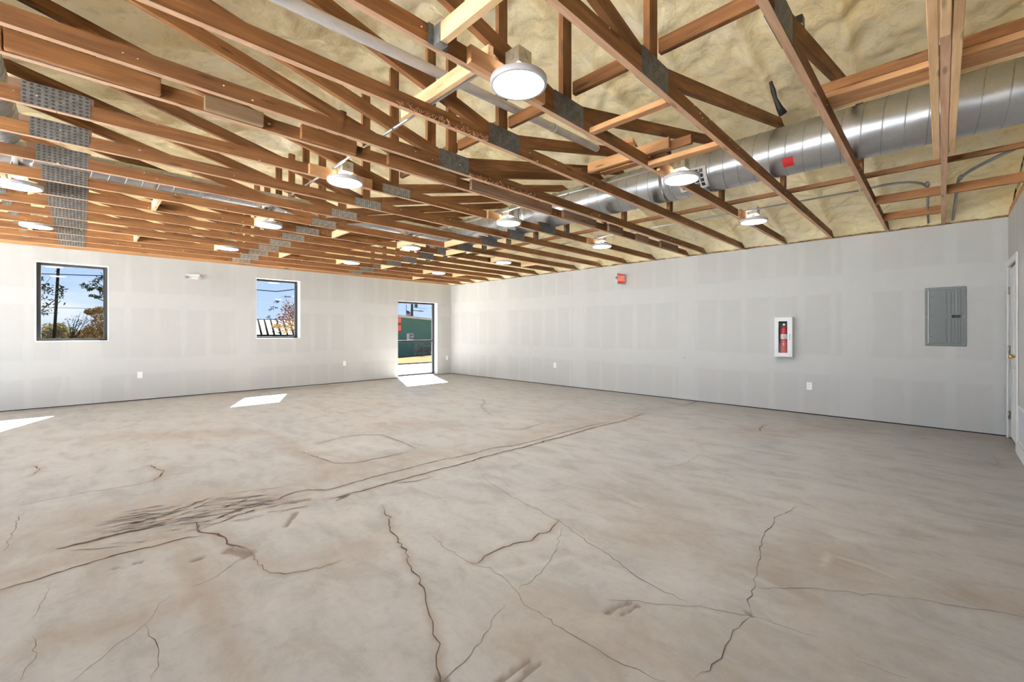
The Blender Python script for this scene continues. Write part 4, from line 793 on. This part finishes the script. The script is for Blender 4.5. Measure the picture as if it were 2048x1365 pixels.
struct(mesh('lawn', [(xa, 17.65, -.22), (xb, 17.65, -.22), (xb, 36, -1.2), (xa, 36, -1.2), (xb, 52, -2.0), (xa, 52, -2.0), (200, 300, -2.5), (-200, 300, -2.5)], [(0, 1, 2, 3), (3, 2, 4, 5), (5, 4, 6, 7)], M['grass']))
# green painted block building across the street
A, B = Vector((23.39, 40.25, 0)), Vector((33.85, 49.03, 0)); dv = (B-A).normalized(); nv = Vector((dv.y, -dv.x, 0)); ang = math.atan2(dv.y, dv.x)
gb_ = thing('green_building', 'low green painted block building across the street, seen through the glass door', 'building', tuple(A))
def gbox(name, a, b, d0, d1, z0, z1, mat, par=gb_):
    c = A+dv*((a+b)/2)+nv*(-(d0+d1)/2); bm = bmesh.new(); bmesh.ops.create_cube(bm, size=1); bmesh.ops.scale(bm, vec=(b-a, d1-d0, z1-z0), verts=bm.verts); return bm_put(name, bm, mat, par, (c.x, c.y, (z0+z1)/2), (0, 0, ang))
gbox('block_wall', -3.6, 26, 0, 8, -2.4, 2.75, M['green']); gbox('roof_edge', -3.9, 26.3, -.25, 8.3, 2.76, 3.02, M['white_out'])
def uat(px_ratio): return px_ratio
win = gbox('window', 2.7, 5.0, -.05, .02, .30, 1.05, M['white'])
for i in range(6):
    for j in range(2): gbox('pane', 2.82+i*.37, 3.10+i*.37, -.075, -.051, .38+j*.33, .66+j*.33, M['steel_grey'], win)
sg = thing('shop_sign', 'faded red and white striped sign on the green building', 'sign', tuple(A+Vector((0, 0, 1.7))))
for z0, z1, m in ((2.20, 2.72, 'orange_sign'), (2.08, 2.19, 'flag_white'), (1.93, 2.07, 'blackp'), (1.35, 1.92, 'orange_sign')): gbox('sign_band', -2.5, .62, -.12, -.03, z0, z1, M[m], sg)
# left-hand glazing and pale ground, added out of view to bounce daylight inside
for n, (a, b, c, d) in enumerate(FILL_LW):
    t = thing('window_%d' % (3+n), '', '', (XL-.06, (a+b)/2, c)); del t['label']; del t['category']; struct(t, 'wide black framed window added in the unseen left wall for fill daylight')
    for y, z in (((a, a+.05), (c, d)), ((b-.05, b), (c, d)), (((a+b)/2-.025, (a+b)/2+.025), (c+.05, d-.05)), ((a+.05, b-.05), (c, c+.05)), ((a+.05, b-.05), (d-.05, d))): box('frame_bar', (XL-.09, XL-.03), y, z, M['black'], t, .003)
    box('pane', (XL-.062, XL-.056), (a+.05, b-.05), (c+.05, d-.05), M['glass'], t)
for n, (a, b, c, d) in enumerate(NW):
    t = thing('window_%d' % (6+n), '', '', ((a+b)/2, YN-.06, c)); del t['label']; del t['category']; struct(t, 'wide black framed window in the wall behind the camera')
    for x, z in (((a, a+.05), (c, d)), ((b-.05, b), (c, d)), (((a+b)/2-.025, (a+b)/2+.025), (c+.05, d-.05)), ((a+.05, b-.05), (c, c+.05)), ((a+.05, b-.05), (d-.05, d))): box('frame_bar', x, (YN-.10, YN-.04), z, M['black'], t, .003)
    box('pane', (a+.05, b-.05), (YN-.072, YN-.066), (c+.05, d-.05), M['glass'], t)
struct(mesh('bounce_forecourt', [(-60, -40, -.03), (XL-.13, -40, -.03), (XL-.13, 10.74, -.03), (-60, 10.74, -.03), (60, -40, -.03), (60, YN-.14, -.03), (XL-.13, YN-.14, -.03)], [(0, 1, 2, 3), (1, 4, 5, 6)], M['bounce_forecourt']))  # added ground, throws sunlight up through the left openings
# leaves and bushes
def foliage(name, blobs, n, size, mat, parent, seed, flat=1):
    r = random.Random(seed); v, f = [], []
    for i in range(n):
        c, s = r.choice(blobs); d = Vector((r.gauss(0, 1), r.gauss(0, 1), r.gauss(0, 1))); d = d.normalized()*(r.random()**.45); p = Vector(c)+Vector((d.x*s[0], d.y*s[1], d.z*s[2])); a = Vector((r.gauss(0, 1), r.gauss(0, 1), r.gauss(0, 1))).normalized(); b = a.orthogonal().normalized(); q = size*r.uniform(.6, 1.4); k = len(v)
        v += [p-a*q, p+b*q*.45, p+a*q, p-b*q*.45]; f.append((k, k+1, k+2, k+3))
    o = mesh(name, v, f, mat, parent); o['kind'] = 'stuff'; return o
def branches(par, base, trunk_top, r0, tips, mat='bark', seed=1):
    r = random.Random(seed); base, top = Vector(base), Vector(trunk_top); mid = base.lerp(top, .5)+Vector((r.uniform(-.15, .15), r.uniform(-.1, .1), 0)); tube('trunk', [base, mid, top], [r0, r0*.8, r0*.6], M[mat], par, 8)
    for t in tips: t = Vector(t); a = base.lerp(top, r.uniform(.6, 1)); m = a.lerp(t, .5)+Vector((r.uniform(-.2, .2), r.uniform(-.1, .1), r.uniform(.0, .25))); tube('branch', [a, m, t], [r0*.4, r0*.22, r0*.06], M[mat], par, 5)
def tree(label, base, top, r0, tips, sets, seed):
    t = thing('tree', label, 'tree', base, 'trees outside the windows'); branches(t, base, top, r0, tips, seed=seed)
    for i, (blobs, n, size, mat) in enumerate(sets): foliage('foliage', blobs, n, size, M[mat], t, seed+i)
rt = random.Random(3)
tree('thin tree with sparse small leaves left of the utility pole, left window', (-2.6, 32, -.9), (-2.0, 31.6, 2.0), .10, [(-1.4, 31.7, 3.6), (-.9, 31.5, 2.9), (-1.1, 31.6, 4.0), (-.8, 31.4, 2.2), (-1.5, 31.9, 2.6), (-2.6, 31.5, 4.5), (-.6, 31.5, 3.3), (-1.0, 31.6, 2.5)],
     [([((-1.5, 31.8, 3.9), (.2, .3, .12)), ((-1.3, 31.6, 3.45), (.35, .3, .25)), ((-1.1, 31.6, 2.9), (.6, .3, .5)), ((-1.5, 31.8, 2.3), (.45, .3, .3)), ((-.75, 31.5, 3.3), (.25, .3, .4))], 260, .075, 'leaf_dark')], 11)
tree('near tree with dark leaf clusters in the upper right of the left window', (1.6, 22.5, -.5), (1.3, 22.4, 2.4), .11, [(.15, 22.5, 3.0), (.3, 22.4, 3.2), (.5, 22.3, 3.5), (.25, 22.5, 2.6), (.45, 22.4, 2.55), (.6, 22.3, 2.9)],
     [([((.07, 22.6, 2.98), (.13, .2, .10)), ((.22, 22.5, 2.86), (.12, .2, .07)), ((.33, 22.4, 3.08), (.16, .2, .13)), ((.50, 22.3, 3.22), (.16, .2, .16)), ((.45, 22.3, 2.88), (.14, .2, .07)), ((.28, 22.4, 2.60), (.14, .2, .05)), ((.42, 22.4, 2.56), (.1, .2, .05)), ((.55, 22.3, 2.75), (.1, .2, .25))], 420, .045, 'leaf_dark')], 21)
tree('golden brown tree in the lower right of the left window', (1.9, 56, -2), (1.6, 56, 1.0), .18, [(.6, 56, 3.2), (1.2, 56, 3.5), (.9, 56, 2.0), (1.6, 56, 3.4)],
     [([((1.25, 56, 2.5), (.75, .9, 1.0)), ((.55, 56.2, 3.1), (.42, .6, .28)), ((1.2, 56, 3.3), (.5, .6, .35)), ((1.35, 56, 1.4), (.9, .9, .9)), ((.5, 56, 1.3), (.5, .6, .5))], 2600, .10, 'leaf_gold')], 31)
tree('bare branching tree in the middle distance beyond the utility pole', (-.9, 70, -2), (-.8, 70, .8), .16, [(-1.7, 70, 2.0), (-.4, 70, 3.2), (.2, 70, 2.9), (.9, 70, 2.6), (-.1, 70, 3.5), (-1.2, 70, 2.9), (1.4, 70, 2.2), (.5, 70, 3.1)], [([((-.2, 70, 2.3), (1.4, .8, .9)), ((1.0, 70, 1.8), (.8, .8, .6))], 420, .09, 'leaf_dark')], 41)
hd = thing('shrub_row', 'row of yellow green and brown shrubs along the horizon beyond the left window', 'shrubs', (-1, 87, -2)); foliage('foliage', [((-3.2, 88, 1.3), (1.1, 1, 1.1)), ((-1.4, 88, 1.0), (1.4, 1, 1.0)), ((-4.4, 88, .6), (1.5, 1, 1.0)), ((-2.2, 88, 1.7), (.7, 1, .8))], 3600, .14, M['leaf_green'], hd, 51); foliage('brown_foliage', [((.6, 88, .7), (1.6, 1, .9)), ((2.4, 88, .8), (1.4, 1, .9)), ((-5.5, 88, .4), (2, 1, .8))], 2600, .14, M['leaf_gold'], hd, 52); foliage('dark_foliage', [((0, 89, .2), (6, 1, .9))], 1800, .2, M['leaf_bush'], hd, 53)
tree('red leaved tree close behind the middle window', (5.6, 15.8, -.3), (5.2, 15.6, 1.6), .07, [(4.6, 15.2, 2.1), (4.35, 15.5, 1.7), (4.7, 15.2, 2.4), (4.9, 15.0, 2.2), (4.5, 15.3, 1.3), (4.8, 15.1, 1.5)],
     [([((4.78, 15.15, 2.02), (.22, .3, .28)), ((4.68, 15.2, 1.72), (.26, .3, .16)), ((4.92, 15.0, 1.9), (.2, .3, .35))], 560, .034, 'leaf_red'), ([((4.75, 15.2, 1.38), (.30, .3, .20)), ((4.9, 15.0, 1.6), (.2, .3, .2)), ((4.5, 15.35, 1.45), (.16, .2, .08))], 480, .034, 'leaf_gold'), ([((4.36, 15.45, 2.0), (.08, .1, .08)), ((4.30, 15.5, 1.75), (.06, .1, .05)), ((4.5, 15.35, 2.25), (.09, .1, .05)), ((4.75, 15.2, 2.42), (.15, .1, .03)), ((4.45, 15.4, 1.25), (.2, .2, .12)), ((4.45, 15.4, 2.05), (.1, .1, .05))], 170, .028, 'leaf_dark')], 61)
# white metal roof seen through the middle window
wb = thing('white_roof_building', 'building with a white ribbed metal roof behind the red leaved tree', 'building', (12, 42, -1))
P0, P1, Q0, Q1 = Vector((6.0, 36.43, 1.02)), Vector((14.0, 28.5, .98)), Vector((8.9, 54.7, 2.56)), Vector((22.9, 40.7, 2.42))
v = [P0, P1, Q1, Q0]; v += [p-Vector((0, 0, .08)) for p in v]; mesh('roof_sheet', v, [(0, 1, 2, 3), (7, 6, 5, 4), (0, 4, 5, 1), (1, 5, 6, 2), (2, 6, 7, 3), (3, 7, 4, 0)], M['roof_white'], wb)
for i in range(26):
    f_ = i/25; a, b = P0.lerp(P1, f_), Q0.lerp(Q1, f_*.82); tube('standing_seam', [a+Vector((0, 0, .03)), b+Vector((0, 0, .03))], .06, M['rib'], wb, 4)
tube('ridge_cap', [Q0, Q1], .07, M['rib'], wb, 6); tube('eave_gutter', [P0, P1], .06, M['rib'], wb, 6)
v = [P0-Vector((0, 0, 2.2)), P1-Vector((0, 0, 2.2)), P1-Vector((0, 0, .09)), P0-Vector((0, 0, .09))]; v += [p+Vector((.3, .3, 0)) for p in v]; mesh('wall', v, [(0, 1, 2, 3), (4, 5, 6, 7)], M['roof_white'], wb)
# utility pole, wires, flag
up = thing('utility_pole', 'dark wooden utility pole seen through the left window', 'utility pole', (-1.35, 43.8, -1.4)); tube('pole_shaft', [(-1.45, 43.87, -1.4), (-1.15, 43.58, 5.8), (-1.0, 43.45, 10)], [.085, .078, .07], M['pole'], up, 12)
for z in (4.65, 5.45): tube('metal_band', [(-1.2, 43.63, z), (-1.198, 43.628, z+.06)], .09, M['steel_out'], up, 12)
wl_ = thing('power_lines', 'power lines strung across the sky outside the windows', 'power lines', (0, 43, 5)); tube('wire', [(-22, 64.4, 6.2), (-2.06, 44.5, 5.3), (1.07, 41.36, 5.16), (9.6, 32.85, 4.06), (24, 18.5, 6.5)], .03, M['wire'], wl_, 5); tube('wire', [(-22, 64.4, 3.6), (-2.06, 44.5, 2.96), (1.07, 41.36, 2.86), (3.5, 38.9, 2.9)], .014, M['wire'], wl_, 5)
p2 = thing('transformer_pole', 'utility pole with a grey transformer above the green building', 'utility pole', (27.1, 43.9, -1.5)); tube('pole_shaft', [(27.14, 43.55, -1.9), (27.14, 43.55, 8)], .13, M['pole'], p2, 10); lathe_obj('transformer', [(.0005, 0), (.18, 0), (.18, .42), (.12, .5), (.0005, .5)], M['steel_out'], p2, (27.48, 43.25, 4.05), None, 16)
tube('cross_arm', [(27.0, 43.7, 3.75), (28.1, 42.6, 3.62)], .04, M['pole'], p2, 6); tube('wire', [(27.1, 43.5, 4.1), (28.4, 42.6, 3.9)], .015, M['wire'], p2, 5); foliage('insulators', [((27.8, 42.9, 3.66), (.3, .3, .12))], 40, .05, M['leaf_bush'], p2, 5)
fl = thing('flag', 'red, white and blue flag hanging from a pole above the green building', 'flag', (32.03, 52.83, 3)); tube('flag_pole', [(32.02, 52.84, -1.8), (32.02, 52.84, 5.0)], .045, M['steel_out'], fl, 8)
fd = Vector((.707, -.707, 0)); f0 = Vector((32.02, 52.84, 0))
def fq(name, u0, u1, z0, z1, m, off=0):
    v, f = [], []
    for i in range(7):
        u = u0+(u1-u0)*i/6; sag = -.35*u; wv = .05*math.sin(u*9); p = f0+fd*u+Vector((.707, .707, 0))*(wv-off)
        v += [(p.x, p.y, z0+sag), (p.x, p.y, z1+sag)]
    for i in range(6): f.append((2*i, 2*i+2, 2*i+3, 2*i+1))
    o = mesh(name, v, f, M[m], fl); md = o.modifiers.new('thickness', 'SOLIDIFY'); md.thickness = .01
for i in range(9): fq('stripe', .05, .95, 3.45+i*.085, 3.53+i*.085, 'flag_red' if i % 2 == 0 else 'flag_white')
fq('canton', .05, .42, 3.87, 4.24, 'flag_blue', .03)
bs = thing('bush', 'grey brown bush in front of the green building', 'bush', (22.3, 34.3, -1)); foliage('foliage', [((22.3, 34.3, -.4), (.75, .75, .65)), ((22.9, 33.8, -.4), (.5, .5, .5))], 1500, .07, M['leaf_bush'], bs, 71)
